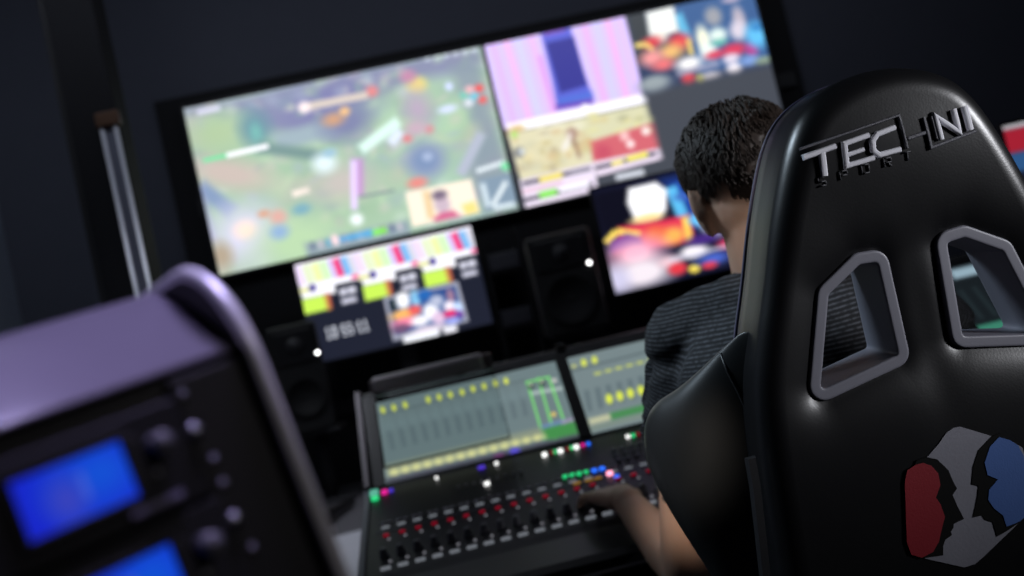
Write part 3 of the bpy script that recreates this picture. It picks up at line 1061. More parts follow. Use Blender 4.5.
def rounded(poly, r, k=7):
    """polygon with circular corners of radius r"""
    out = []
    n = len(poly)
    for i in range(n):
        p0, p, p1 = [np.array(poly[j % n], float) for j in (i - 1, i, i + 1)]
        u, v = (p0 - p), (p1 - p)
        u, v = u / np.hypot(*u), v / np.hypot(*v)
        ha = math.acos(np.clip(u @ v, -1, 1)) / 2
        d = r / math.tan(ha)
        c = p + (u + v) / np.hypot(*(u + v)) * r / math.sin(ha)
        a0, a1 = p + u * d - c, p + v * d - c
        t0, t1 = math.atan2(a0[1], a0[0]), math.atan2(a1[1], a1[0])
        while t1 - t0 > PI:
            t1 -= 2 * PI
        while t1 - t0 < -PI:
            t1 += 2 * PI
        out += [tuple(c + r * np.array((math.cos(t0 + (t1 - t0) * q / k), math.sin(t0 + (t1 - t0) * q / k)))) for q in range(k + 1)]
    return out


win_core = [(-.1420, -.0370), (-.1055, .0830), (-.0600, .1105), (-.0255, .1080), (-.0225, -.0130)]
winL_out = rounded(win_core, .0165)
winL_in = [tuple(p) for p in inset(ccw(resample(winL_out, 200)), .0126)]


def mirror_win(p):
    # second opening: mirrored about the middle of the back, a little higher
    return [(-x + .0015, y + .003) for x, y in p]


wins = [(winL_out, winL_in), (mirror_win(winL_out), mirror_win(winL_in))]
wins = [(ccw(resample(a, 224)), ccw(resample(b, 224))) for a, b in wins]
for i, (a, b) in enumerate(wins):      # align the start points of both loops
    ca = b.mean(0)
    f = lambda p: np.unwrap(np.arctan2(*(p - ca).T[::-1]))
    ang = np.linspace(-PI, PI, 224, endpoint=False)
    res = []
    for p in (a, b):
        th = np.arctan2(p[:, 1] - ca[1], p[:, 0] - ca[0])
        k = np.argsort(th)
        th, pp = th[k], p[k]
        th3 = np.r_[th - 2 * PI, th, th + 2 * PI]
        p3 = np.vstack([pp, pp, pp])
        res.append(np.c_[np.interp(ang, th3, p3[:, 0]), np.interp(ang, th3, p3[:, 1])])
    # denser around corners: use arc-length of the outer loop for both
    wins[i] = (res[0], res[1])

TH = .105            # thickness of the back
RR = .026            # rounding of its rear edge


def dimple(q):
    """how far the leather is pulled in (+) at 2D points q"""
    y = np.zeros(len(q))
    for a, b in wins:
        d = pdist(a, q)
        d = np.where(inside(a, q), 0, d)
        y += .0135 * np.exp(-d / .026)
    # soft padding: bulges slightly in the middle, shallow valley between the openings
    y += -.004 * np.exp(-((q[:, 0]) / .10) ** 2 - ((q[:, 1] - .215) / .05) ** 2)
    y += .004 * np.exp(-(q[:, 0] / .02) ** 2 - ((q[:, 1] - .03) / .08) ** 2)
    return y


def shell_back():
    rings = []
    N = len(outl)
    core = inset(outl, RR)
    cen = np.array((0, -.10))
    nin = 104
    for k in range(nin + 1):                       # rear face, from the middle outwards
        s = k / nin
        p = cen + (core - cen) * s if k else np.tile(cen, (N, 1)) + (core - cen) * .002
        rings.append((p, np.zeros(N) + dimple(p)))
    for k in range(1, 9):
        a = k / 8 * PI / 2
        p = inset(outl, RR * (1 - math.sin(a)))
        rings.append((p, RR * (1 - math.cos(a)) + dimple(p) * math.cos(a)))
    for y in (.045, .065, .085):
        rings.append((outl, np.full(N, y)))
    # front seam, then the padded front
    rings.append((inset(outl, .0035), np.full(N, .0925)))
    rings.append((inset(outl, .0035), np.full(N, .0945)))
    for k in range(1, 9):
        a = k / 8 * PI / 2
        p = inset(outl, .003 + .016 * (1 - math.cos(a)))
        rings.append((p, .0945 + .012 * math.sin(a)))
    for k in range(1, 9):                     # raised rim, then the hollow of the front
        t = k / 8
        rings.append((inset(outl, .019 + .018 * t), .0645 + .042 * (.5 + .5 * math.cos(t * PI))))
    last = inset(outl, .037)
    for k in range(1, 105):
        s = max(.002, 1 - k / 104)
        rings.append((cen + (last - cen) * s, np.full(N, .0645)))
    bm = bmesh.new()
    V = []
    for p, y in rings:
        y = np.broadcast_to(y, (N,))
        V.append([bm.verts.new((p[i, 0], y[i], p[i, 1])) for i in range(N)])
    mids = [(a + b) / 2 for a, b in wins]
    for r in range(len(rings) - 1):
        c = (rings[r][0] + np.roll(rings[r][0], -1, 0) + rings[r + 1][0] + np.roll(rings[r + 1][0], -1, 0)) / 4
        hole = inside(mids[0], c) | inside(mids[1], c)
        for i in range(N):
            if not hole[i]:
                bm.faces.new((V[r][i], V[r][(i + 1) % N], V[r + 1][(i + 1) % N], V[r + 1][i]))
    loose = [v for v in bm.verts if not v.link_faces]
    bmesh.ops.delete(bm, geom=loose, context='VERTS')
    return bm


back = cobj('backrest', shell_back(), M_lea)

# piping along the front seam of the back
bm = bmesh.new()
pp = inset(outl, .001)
tube(bm, [(x, .0935, z) for x, z in pp] + [(pp[0][0], .0935, pp[0][1])], .0021, 6)
cobj('piping', bm, mat('violet_grey_piping', c8(74, 70, 96), .5), back)

# cut-out frames
for a, b in wins:
    bm = bmesh.new()
    lo = lambda p, y: [bm.verts.new((x, y + .0108, z)) for x, z in p]
    loops = [lo(a, .016), lo(a, .004), lo(a, .0012), lo(inset(a, .0006), -.0006), lo(inset(a, .0016), -.0012), lo(inset(a, .0030), -.0012), lo(inset(b, -.0028), -.0012), lo(inset(b, -.0014), -.0011), lo(inset(b, -.0005), -.0006), lo(b, .0006), lo(b, .0030), lo(b, .0050), lo(b, .064), lo(b, .067),
             lo(inset(b, -.004), .069), lo(inset(b, -.010), .069), lo(inset(b, -.011), .063)]
    n = len(a)
    for r in range(len(loops) - 1):
        for i in range(n):
            bm.faces.new((loops[r][i], loops[r][(i + 1) % n], loops[r + 1][(i + 1) % n], loops[r + 1][i]))
    cobj('cutout_frame', bm, M_frame)

# side wings
wing = [(.037, .039), (.058, .025), (.086, .007), (.114, -.009), (.141, -.020), (.160, -.034), (.174, -.056), (.178, -.094), (.161, -.139), (.134, -.191), (.110, -.233), (.092, -.284), (.072, -.33), (.03, -.34), (-.01, -.30), (-.024, -.2), (-.022, -.10), (-.022, -.03), (-.016, .03), (.006, .056)]
wing = [(x - .003, v - .001) for x, v in wing]
wp = ccw(resample(chaikin(wing, 2), 160))
e1 = Vector((-.674, .738, 0))
wn = Vector((-.738, -.674, 0))    # outwards (to the rear and side)
wo = Vector((-.172, .045, 0))


def wing_h(x, z):
    """height of the wing's outer surface above its middle plane"""
    cen = np.array((.075, -.14))
    d = np.array((x, z)) - cen
    lo_, hi_ = 1.0, 12.0
    for _ in range(40):
        md = (lo_ + hi_) / 2
        if inside(wp, (cen + d * md)[None])[0]:
            lo_ = md
        else:
            hi_ = md
    f = min(1, max(0, (x + .005) / .115))
    f = .12 + .88 * f * f * (3 - 2 * f)
    return .042 * math.sqrt(max(0, 1 - (1 / lo_) ** 2.3)) * f - .004 - .9 * max(0, x - .08) ** 2


def wing_bm(mx):
    bm = bmesh.new()
    N = len(wp)
    cen = np.array((.075, -.14))
    R = .042
    rings = []
    rho = [k / 24 for k in range(1, 19)] + [math.sin(PI / 2 * (.54 + .46 * k / 16)) for k in range(0, 17)]
    rho = sorted(r for r in rho if r <= 1.0001)
    for r in rho:
        rings.append((cen + (wp - cen) * r, R * math.sqrt(max(0, 1 - r ** 2.3))))
    for r in rho[-2::-1]:
        rings.append((cen + (wp - cen) * r, -R * math.sqrt(max(0, 1 - r ** 2.3))))
    V = []
    for p, h in rings:
        row = []
        for x, z in p:
            # the wing curls forwards towards its outer edge
            f = min(1, max(0, (float(x) + .005) / .115))
            f = .12 + .88 * f * f * (3 - 2 * f)
            w = wo + e1 * float(x) + wn * (h * f - .004 - .9 * max(0, x - .08) ** 2) + Vector((0, 0, float(z)))
            w = Vector((w.x * mx, w.y, w.z))
            row.append(bm.verts.new(w))
        V.append(row)
    for r in range(len(V) - 1):
        for i in range(N):
            bm.faces.new((V[r][i], V[r][(i + 1) % N], V[r + 1][(i + 1) % N], V[r + 1][i]))
    bm.faces.new(V[0])
    bm.faces.new(V[-1])
    return bm


for mx in (1, -1):
    wg = cobj('side_wing', wing_bm(mx), M_leaw)
    bm = bmesh.new()
    sl = []
    for x, z in ((.041, .030), (.034, .010), (.026, -.014), (.020, -.040), (.016, -.070), (.016, -.100), (.018, -.130)):
        w_ = wo + e1 * x + wn * (wing_h(x, z) + .0004) + Vector((0, 0, z))
        sl.append((w_.x * mx, w_.y, w_.z))
    tube(bm, sl, .0017, 8)
    cobj('welt_seam', bm, M_black, wg)
    # zip strip down the joint
    bm = bmesh.new()
    zs = [(-.070, -.2105, .010), (-.10, -.212, .009), (-.15, -.217, .008), (-.20, -.222, .008), (-.30, -.226, .010)]
    for i in range(len(zs) - 1):
        (z0, x0, y0), (z1, x1, y1) = zs[i], zs[i + 1]
        vs = []
        for z, x, y in ((z0, x0, y0), (z1, x1, y1)):
            for dx, dy in ((-.0055, .002), (-.004, -.006), (.004, -.006), (.0055, .002)):
                vs.append(bm.verts.new((mx * (x + dx), y + dy, z)))
        for k in range(3):
            bm.faces.new((vs[k], vs[k + 1], vs[k + 5], vs[k + 4]))
        if i == 0:
            bm.faces.new(vs[:4])
    cobj('zip_strip', bm, M_black, smooth=False)

# embroidered wordmark
M_thread = mat('silver_thread', c8(214, 214, 222), .6, 0, bump=.08, bscale=900)
M_thread2 = mat('dark_grey_thread', c8(74, 74, 82), .55, bump=.3, bscale=900)
M_thread3 = mat('charcoal_thread', c8(44, 44, 50), .6, bump=.3, bscale=900)


def stroke(bm, pts, w, h=.0042):
    """a raised embroidered stroke along a 2D polyline on the back, mitred at its bends"""
    P = [np.array(p, float) for p in pts]
    q = []
    for i in range(len(P) - 1):          # subdivide so that the stroke follows the padding
        k = max(1, int(np.hypot(*(P[i + 1] - P[i])) / .008))
        q += [(P[i] + (P[i + 1] - P[i]) * j / k) for j in range(k)]
    q.append(P[-1])
    pr = [(-1, -.3), (-.93, .45), (-.7, .9), (-.35, 1), (.35, 1), (.7, .9), (.93, .45), (1, -.3)]
    rows = []
    for i in range(len(q)):
        t0 = q[i] - q[i - 1] if i else q[1] - q[0]
        t1 = q[i + 1] - q[i] if i < len(q) - 1 else t0
        t0, t1 = t0 / np.hypot(*t0), t1 / np.hypot(*t1)
        t = (t0 + t1) / np.hypot(*(t0 + t1))
        nn = np.array((-t[1], t[0])) / max(.5, t @ t0)
        row = []
        for sd, hh in pr:
            p = q[i] + nn * w / 2 * sd
            y = float(dimple(p[None])[0])
            row.append(bm.verts.new((p[0], y - h * hh, p[1])))
        rows.append(row)
    for r in range(len(rows) - 1):
        for k in range(len(pr) - 1):
            bm.faces.new((rows[r][k], rows[r][k + 1], rows[r + 1][k + 1], rows[r + 1][k]))
    bm.faces.new(rows[0][::-1])
    bm.faces.new(rows[-1])


LT = {'T': [([(-.0985, .2172), (-.064, .2215)], .0062), ([(-.0785, .2190), (-.0805, .1945)], .0076)],
      'E': [([(-.0285, .2250), (-.0548, .2218), (-.0565, .1995), (-.0275, .2015)], .0060), ([(-.0555, .2100), (-.0365, .2120)], .0050)],
      'C': [([(-.0005, .2268), (-.0200, .2240), (-.0262, .2178), (-.0268, .2085), (-.0215, .2030), (.0010, .2040)], .0062)],
      'N': [([(.0455, .2045), (.0435, .2290), (.0655, .2075), (.0640, .2320)], .0058)],
      'I': [([(.0762, .2325), (.0780, .2075)], .0068)]}
for chx, strokes in LT.items():
    bm = bmesh.new()
    for pts, w in strokes:
        stroke(bm, pts, w)
    cobj('letter_' + chx, bm, M_thread, back, smooth=False)
bm = bmesh.new()
for pts, w in (([(-.100, .2262), (.0062, .2378), (.0082, .2035)], .0030), ([(.0105, .2130), (.0300, .2150)], .0042), ([(.0312, .2305), (.0332, .1988), (.0835, .2055)], .0036), ([(.0392, .2300), (.0408, .2062)], .0018)):
    stroke(bm, pts, w, h=.0030)
cobj('letter_H', bm, M_thread2, back, smooth=False)
SP = {'S': [((.5, 1), (-.5, 1)), ((-.5, 1), (-.5, .5)), ((-.5, .5), (.5, .5)), ((.5, .5), (.5, 0)), ((.5, 0), (-.5, 0))],
      'P': [((-.5, 0), (-.5, 1)), ((-.5, 1), (.5, 1)), ((.5, 1), (.5, .5)), ((.5, .5), (-.5, .5))],
      'O': [((-.5, 0), (-.5, 1)), ((-.5, 1), (.5, 1)), ((.5, 1), (.5, 0)), ((.5, 0), (-.5, 0))],
      'R': [((-.5, 0), (-.5, 1)), ((-.5, 1), (.5, 1)), ((.5, 1), (.5, .5)), ((.5, .5), (-.5, .5)), ((-.1, .5), (.5, 0))],
      'T': [((-.5, 1), (.5, 1)), ((0, 1), (0, 0))]}
for chx, (x, z) in zip('SPORT', ((-.084, .1855), (-.061, .187), (-.038, .1885), (-.014, .190), (.0075, .1915))):
    bm = bmesh.new()
    for a, b in SP[chx]:
        stroke(bm, [(x + a[0] * .0075, z + a[1] * .0085), (x + b[0] * .0075, z + b[1] * .0085)], .0020, h=.0018)
    cobj('small_letter_' + chx, bm, M_thread3, back)

# emblem: two heads face to face on a rounded hexagon
hexa = [(-.033, -.112), (-.018, -.1015), (-.006, -.0915), (.002, -.0885), (.010, -.089), (.040, -.106), (.062, -.118), (.0705, -.126), (.071, -.140), (.061, -.192), (.050, -.203), (.006, -.2285), (-.004, -.2335), (-.016, -.234), (-.055, -.2145), (-.066, -.205), (-.070, -.190), (-.058, -.128), (-.050, -.1185)]
red = [(-.056, -.119), (-.046, -.1155), (-.038, -.1155), (-.030, -.1205), (-.0245, -.130), (-.0245, -.142), (-.032, -.154), (-.0285, -.162), (-.0265, -.176), (-.0325, -.188), (-.038, -.200), (-.046, -.209), (-.059, -.212), (-.0695, -.206), (-.0715, -.192), (-.061, -.130)]
blackL = [(-.0435, -.1115), (-.033, -.1105), (-.022, -.116), (-.016, -.1245), (-.0125, -.130), (-.0105, -.141), (-.0075, -.1505), (-.0135, -.156), (-.011, -.168), (-.0065, -.1835), (-.0185, -.186), (-.0195, -.190), (-.023, -.193), (-.0225, -.197), (-.0305, -.200), (-.034, -.206), (-.036, -.2155), (-.062, -.2125), (-.05, -.19), (-.045, -.15), (-.05, -.12)]
blackR = [(.050, -.105), (.040, -.106), (.023, -.117), (.014, -.132), (.0085, -.150), (.0155, -.1535), (.0115, -.166), (.003, -.1845), (.013, -.1845), (.0155, -.190), (.023, -.1945), (.0245, -.2105), (.036, -.2075), (.051, -.202), (.045, -.17), (.04, -.14), (.046, -.11)]
blue = [(.047, -.1085), (.058, -.1145), (.0655, -.122), (.069, -.134), (.066, -.165), (.059, -.196), (.052, -.2005), (.0365, -.2025), (.035, -.190), (.027, -.1805), (.0225, -.170), (.0255, -.160), (.037, -.1515), (.027, -.1445), (.0265, -.131), (.0355, -.116)]


def patch(name, poly, h0, h1, mt, parent):
    from mathutils.geometry import tessellate_polygon
    P = ccw(poly)
    d = dimple(P)
    bm = bmesh.new()
    A = [bm.verts.new((p[0], float(d[i]) - h0, p[1])) for i, p in enumerate(P)]
    B = [bm.verts.new((p[0], float(d[i]) - h1, p[1])) for i, p in enumerate(P)]
    for t in tessellate_polygon([[Vector((p[0], p[1], 0)) for p in P]]):
        bm.faces.new([A[i] for i in t])
        bm.faces.new([B[i] for i in t[::-1]])
    n = len(P)
    for i in range(n):
        bm.faces.new((A[i], A[(i + 1) % n], B[(i + 1) % n], B[i]))
    return cobj(name, bm, mt, parent, smooth=False)


EM = patch('emblem', hexa, -.001, .0012, mat('emblem_grey', c8(122, 122, 132), .7, bump=.12, bscale=300, vary=.15), ch)
patch('black_head', blackL, .0005, .0019, mat('emblem_black', (.003, .003, .003), .8, spec=.15), EM)
patch('black_head', blackR, .0005, .0019, MATS['emblem_black'], EM)
patch('red_head', red, .001, .0026, mat('emblem_red', c8(128, 2, 24), .6, bump=.1, bscale=500), EM)
patch('blue_head', blue, .001, .0026, mat('emblem_blue', c8(62, 96, 160), .6, bump=.1, bscale=500, vary=.1), EM)

# seat, column and star base (local to the thing: origin on the floor at the chair's axis)
def pad(x0, x1, y0, y1, z0, z1, r):
    bm = bmesh.new()
    box(bm, x0, x1, y0, y1, z0, z1, r, 5)
    return bm


obj('seat', pad(-.24, .24, -.19, .30, .42, .505, .04), M_lea, ch, True)
for s in (-1, 1):
    obj('seat_bolster', pad(s * .24 - .045, s * .24 + .045, -.15, .28, .43, .54, .035), M_leaw, ch, True)
boxo('seat_plate', -.15, .15, -.12, .16, .385, .42, M_black, ch, .006)
for s in (-1, 1):
    bm = bmesh.new()
    tube(bm, [(s * .21, -.14, .41), (s * .215, -.24, .45), (s * .20, -.235, .56), (s * .19, -.22, .64)], .018, 10)
    obj('back_bracket', bm, M_black, ch, True)
bm = bmesh.new()
lathe(bm, [(.03, .09), (.03, .25), (.024, .255), (.024, .385)], 'z', 20)
obj('gas_lift', bm, M_black, ch, True)
for k in range(5):
    a = 2 * PI * k / 5 + .3
    d = Vector((math.cos(a), math.sin(a), 0))
    bm = bmesh.new()
    tube(bm, [d * .02 + Vector((0, 0, .11)), d * .18 + Vector((0, 0, .10)), d * .31 + Vector((0, 0, .075))], [.03, .026, .02], 10)
    sp = obj('base_spoke', bm, M_black, ch, True)
    bm = bmesh.new()
    n2 = Vector((-d.y, d.x, 0))
    c = d * .31 + Vector((0, 0, .028))
    tube(bm, [c - n2 * .022, c - n2 * .018, c + n2 * .018, c + n2 * .022], [.020, .028, .028, .020], 18)
    tube(bm, [c + Vector((0, 0, .02)), c + Vector((0, 0, .055))], .008, 8)
    obj('caster', bm, M_dark, sp, True)


# ------------------------------------------------------------------ person
class Blob:
    """a set of overlapping rounded volumes fused into one continuous skin"""

    def __init__(s):
        s.bm = bmesh.new()

    def ball(s, c, r, rot=None, sub=3):
        g = bmesh.ops.create_icosphere(s.bm, subdivisions=sub, radius=1)
        rr = r if isinstance(r, (tuple, list)) else (r, r, r)
        M = Matrix.Translation(Vector(c)) @ (rot.to_4x4() if rot else Matrix.Identity(4)) @ Matrix.Diagonal((*rr, 1))
        bmesh.ops.transform(s.bm, matrix=M, verts=g['verts'])

    def limb(s, pts, rs, n=20):
        pts = [Vector(p) for p in pts]
        P, R = [], []
        for i in range(len(pts) - 1):
            k = max(2, int((pts[i + 1] - pts[i]).length / .02))
            for j in range(k):
                t = j / k
                P.append(pts[i].lerp(pts[i + 1], t))
                R.append(rs[i] + (rs[i + 1] - rs[i]) * t)
        P.append(pts[-1])
        R.append(rs[-1])
        tube(s.bm, P, R, n)
        s.ball(pts[0], rs[0], sub=2)
        s.ball(pts[-1], rs[-1], sub=2)
        for i in range(1, len(pts) - 1):
            s.ball(pts[i], rs[i] * .99, sub=2)

    def fuse(s, name, vox, smooth=6, fac=.5):
        me = bpy.data.meshes.new(name + '_raw')
        bmesh.ops.recalc_face_normals(s.bm, faces=s.bm.faces)
        s.bm.to_mesh(me)
        s.bm.free()
        o = bpy.data.objects.new(name + '_raw', me)
        COL.objects.link(o)
        r = o.modifiers.new('r', 'REMESH')
        r.mode = 'VOXEL'
        r.voxel_size = vox
        r.use_smooth_shade = True
        if smooth:
            sm = o.modifiers.new('s', 'SMOOTH')
            sm.iterations = smooth
            sm.factor = fac
        out = evaluated(o, name)
        bpy.data.objects.remove(o)
        bpy.data.meshes.remove(me)
        return out


def skin_mat():
    mt = mat('skin', c8(200, 160, 138), .5, bump=.15, bscale=300, vary=.08)
    b = mt.node_tree.nodes['Principled BSDF']
    b.inputs['Subsurface Weight'].default_value = .15
    b.inputs['Subsurface Radius'].default_value = (.012, .005, .003)
    return mt


person = thing('person', 'person in a dark striped shirt seated at the mixing console, seen from behind', 'person', (.46, 1.2, 0))
pinv = Matrix.Translation((-.46, -1.2, 0))

HC = Vector((.445, 1.255, 1.296))       # middle of the skull
hr = Matrix.Rotation(math.radians(-9), 3, 'Z') @ Matrix.Rotation(math.radians(-9), 3, 'Y') @ Matrix.Rotation(math.radians(-16), 3, 'X')


def H(x, y, z):
    return HC + hr @ Vector((x, y, z))


SHL, ELL, WRL = Vector((.322, 1.30, 1.075)), Vector((.266, 1.43, .715)), Vector((.228, 1.645, .797))
SHR, ELR, WRR = Vector((.645, 1.30, 1.075)), Vector((.820, 1.42, .800)), Vector((.640, 1.665, .805))
NECK = Vector((.458, 1.255, 1.135))


def hand(B, wr, direction, side, curl=.5):
    """palm, four bent fingers and a thumb; side=+1 when the thumb is on +x"""
    f = direction.normalized()
    upv = Vector((0, 0, 1))
    upv = (upv - f * upv.dot(f)).normalized()
    sx = f.cross(upv) * side
    R = Matrix((sx, f, upv)).transposed()
    P = lambda x, y, z: wr + R @ Vector((x, y, z))
    B.limb([P(0, -.03, 0), P(0, .01, .002)], [.026, .025])
    for x in (-.026, -.009, .009, .026):
        B.limb([P(x * .6, .005, .002), P(x, .05, .006), P(x * 1.08, .088, .004)], [.017, .0145, .0115], 12)
    for x, l, sp in ((-.030, .066, -.10), (-.010, .082, -.02), (.011, .078, .05), (.030, .068, .13)):
        a = P(x * 1.08, .086, .005)
        b = P(x * 1.08 + sp * l * .45, .086 + l * .45, .008 - .1 * l)
        c = P(x * 1.08 + sp * l * .75, .086 + l * .76, -.004 - curl * l * .25)
        d = P(x * 1.08 + sp * l * .9, .086 + l * .93, -.014 - curl * l * .38)
        B.limb([a, b, c, d], [.0105, .0090, .0080, .0068], 12)
    B.limb([P(.024, .012, -.002), P(.044, .045, -.006), P(.056, .072, -.010), P(.060, .092, -.016)], [.016, .0125, .0100, .0080], 12)


B = Blob()
# trunk
B.ball((.46, 1.13, .60), (.155, .115, .10))
B.ball((.46, 1.15, .74), (.135, .10, .12))
B.ball((.462, 1.20, .90), (.150, .105, .14))
B.ball((.465, 1.235, 1.02), (.165, .10, .11))
B.limb([(.38, 1.26, 1.085), SHL], [.058, .052])
B.limb([(.55, 1.26, 1.085), SHR], [.058, .052])
B.limb([(.462, 1.235, 1.06), NECK, H(0, -.012, -.05)], [.078, .062, .058])
# head
B.ball(H(0, 0, .0), (.074, .093, .084), hr)
B.ball(H(0, .045, -.055), (.056, .055, .062), hr)
B.ball(H(0, -.004, -.052), (.071, .064, .060), hr)
B.ball(H(0, .070, -.092), (.030, .026, .022), hr)
B.ball(H(0, .090, -.012), (.050, .018, .022), hr)          # brow
B.limb([H(0, .098, -.018), H(0, .118, -.050)], [.008, .012], 10)  # nose
B.ball(H(-.012, .108, -.053), .009)
B.ball(H(.012, .108, -.053), .009)
B.ball(H(0, .098, -.073), (.022, .010, .005), hr)          # lips
B.ball(H(0, .096, -.082), (.020, .010, .006), hr)
for s in (-1, 1):
    B.ball(H(s * .030, .088, -.026), (.013, .010, .010), hr)   # eyes
    er_ = hr @ Matrix.Rotation(s * math.radians(-12), 3, 'Z') @ Matrix.Rotation(math.radians(12), 3, 'X')
    B.ball(H(s * .079, -.012, -.036), (.009, .022, .031), er_)   # ear
    B.ball(H(s * .086, -.024, -.030), (.006, .008, .025), er_)
    B.ball(H(s * .076, .004, -.062), (.008, .012, .013), er_)
# arms
for sh, el, wr_ in ((SHL, ELL, WRL), (SHR, ELR, WRR)):
    B.limb([sh, sh.lerp(el, .45), el, el.lerp(wr_, .25), el.lerp(wr_, .7), wr_], [.052, .047, .040, .042, .032, .026])
hand(B, WRL + Vector((-.004, .012, .0)), Vector((-.10, .42, .0)), 1)
hand(B, WRR + Vector((-.004, .012, .0)), Vector((-.25, .40, .0)), -1)
# legs
for s in (-1, 1):
    hp, kn, an = Vector((.46 + s * .09, 1.13, .59)), Vector((.46 + s * .14, 1.56, .575)), Vector((.46 + s * .15, 1.52, .10))
    B.limb([hp, hp.lerp(kn, .4), kn], [.085, .078, .056])
    B.limb([kn, kn.lerp(an, .3), an], [.054, .055, .038])
    B.limb([an - Vector((0, .02, .035)), an + Vector((s * .02, .15, -.065))], [.034, .028])
me = B.fuse('body', .004, 5)
me.transform(pinv)
body = link('body', me, skin_mat(), person)

# hair
hm = mat('dark_brown_hair', c8(66, 54, 47), .55, bump=.2, bscale=500, vary=.3)
Hb = Blob()
Hb.ball(H(0, -.004, .008), (.082, .099, .088), hr)
Hb.ball(H(0, -.026, -.012), (.075, .075, .052), hr)
Hb.ball(H(0, -.040, -.044), (.036, .046, .038), hr)
Hb.ball(H(0, .030, .050), (.070, .070, .050), hr)
Hb.bm.transform(pinv)
mh = Hb.fuse('hair', .004, 30)
rnd = random.Random(11)
bm = bmesh.new()
bm.from_mesh(mh)
bpy.data.meshes.remove(mh)
crown = H(.012, -.045, .078) + Vector((-.46, -1.2, 0))
hc = HC + Vector((-.46, -1.2, 0))
base = [(v.co.copy(), v.normal.copy()) for v in bm.verts]
for v in bm.verts:
    k = noise.noise(v.co * 60) * .004 + noise.noise(v.co * 150) * .002
    l = hr.transposed() @ (v.co - hc)
    # shaved short beside the nape and round the ears
    k -= .016 * min(1, max(0, (-.022 - l.z) / .02)) * min(1, max(0, (abs(l.x) - .038) / .012))
    v.co += v.normal * k
inv = hr.transposed()
cnt = 0
for tries in range(14000):
    p, nml = base[rnd.randrange(len(base))]
    l = inv @ (p - hc)
    # hairline: bare below the nape and round the ears and face
    if l.z < -.072 or (l.z < -.030 and abs(l.x) > .042) or (l.y > .05 and l.z < .02) or (l.z < -.02 and l.y > -.01):
        continue
    flow = (p - crown)
    flow = flow - nml * flow.dot(nml)
    if flow.length < 1e-4:
        continue
    flow.normalize()
    side = nml.cross(flow)
    sw = noise.noise(p * 22 + Vector((3, 1, 7)))
    flow = (flow + side * (.9 * sw + rnd.uniform(-.28, .28)) + Vector((0, 0, -.25))).normalized()
    top = max(0, min(1, (l.z + .01) / .07))
    L = (.012 + .022 * top) * rnd.uniform(.7, 1.25)
    lift = (.0016 + .0065 * top) * rnd.uniform(.3, 1.4)
    w = rnd.uniform(.0008, .0016) * (.7 + .6 * top)
    p0 = p - nml * .001
    q1 = p + flow * L * .5 + nml * lift
    q2 = p + flow * L - nml * (L * .10) + nml * lift * .6
    tube(bm, [p0, q1, q2], [w, w * .85, w * .2], 4, cap=False)
    cnt += 1
    if cnt > 6500:
        break
me = bpy.data.meshes.new('hair')
bm.to_mesh(me)
bm.free()
link('hair', me, hm, person)

# striped shirt
Sb = Blob()
Sb.ball((.46, 1.13, .66), (.170, .128, .10))
Sb.ball((.46, 1.15, .76), (.155, .118, .13))
Sb.ball((.462, 1.20, .90), (.172, .124, .15))
Sb.ball((.465, 1.232, 1.02), (.188, .118, .115))
Sb.limb([(.40, 1.245, 1.092), SHL + Vector((.006, 0, .0))], [.066, .066])
Sb.limb([(.53, 1.245, 1.092), SHR - Vector((.006, 0, .0))], [.066, .066])
Sb.limb([(.462, 1.235, 1.05), (.458, 1.247, 1.128)], [.095, .066])
for sh, el in ((SHL, ELL), (SHR, ELR)):
    Sb.limb([sh, sh.lerp(el, .35), sh.lerp(el, .56)], [.066, .068, .065])
ms_ = Sb.fuse('shirt', .005, 8)
n = len(ms_.vertices)
co = np.empty(n * 3, np.float32)
no = np.empty(n * 3, np.float32)
ms_.vertices.foreach_get('co', co)
ms_.vertices.foreach_get('normal', no)
co = co.reshape(-1, 3).astype(float)
no = no.reshape(-1, 3).astype(float)
stripe = co[:, 2] * 1.0
fold = np.zeros(n)
for sh, el, s in ((SHL, ELL, 1), (SHR, ELR, -1)):
    a, b = np.array(sh), np.array(el)
    ab = b - a
    L = np.linalg.norm(ab)
    t = (co - a) @ ab / L
    d = np.linalg.norm(co - a - np.clip(t / L, 0, 1)[:, None] * ab, axis=1)
    w = np.clip((.095 - d) / .02, 0, 1) * np.clip((t + .03) / .05, 0, 1) * ((co[:, 0] - .47) * s < -.11)
    stripe = stripe * (1 - w) + w * (a[2] - t)
    # diagonal drag folds from the armpit over the sleeve
    ang = np.arctan2(co[:, 1] - (a[1] + t * ab[1] / L), (co[:, 0] - (a[0] + t * ab[0] / L)) * s)
    ph = t * 62 + ang * 2.3
    fold += w * (np.exp(-((np.sin(ph) - 1) / .55) ** 2) * -.008 + .004 * np.sin(ph * .5 + 1))
for i in range(n):
    v = Vector(co[i])
    fold[i] += .006 * noise.noise(v * 11) + .003 * noise.noise(v * 27 + Vector((5, 2, 1)))
co2 = co + no * fold[:, None]
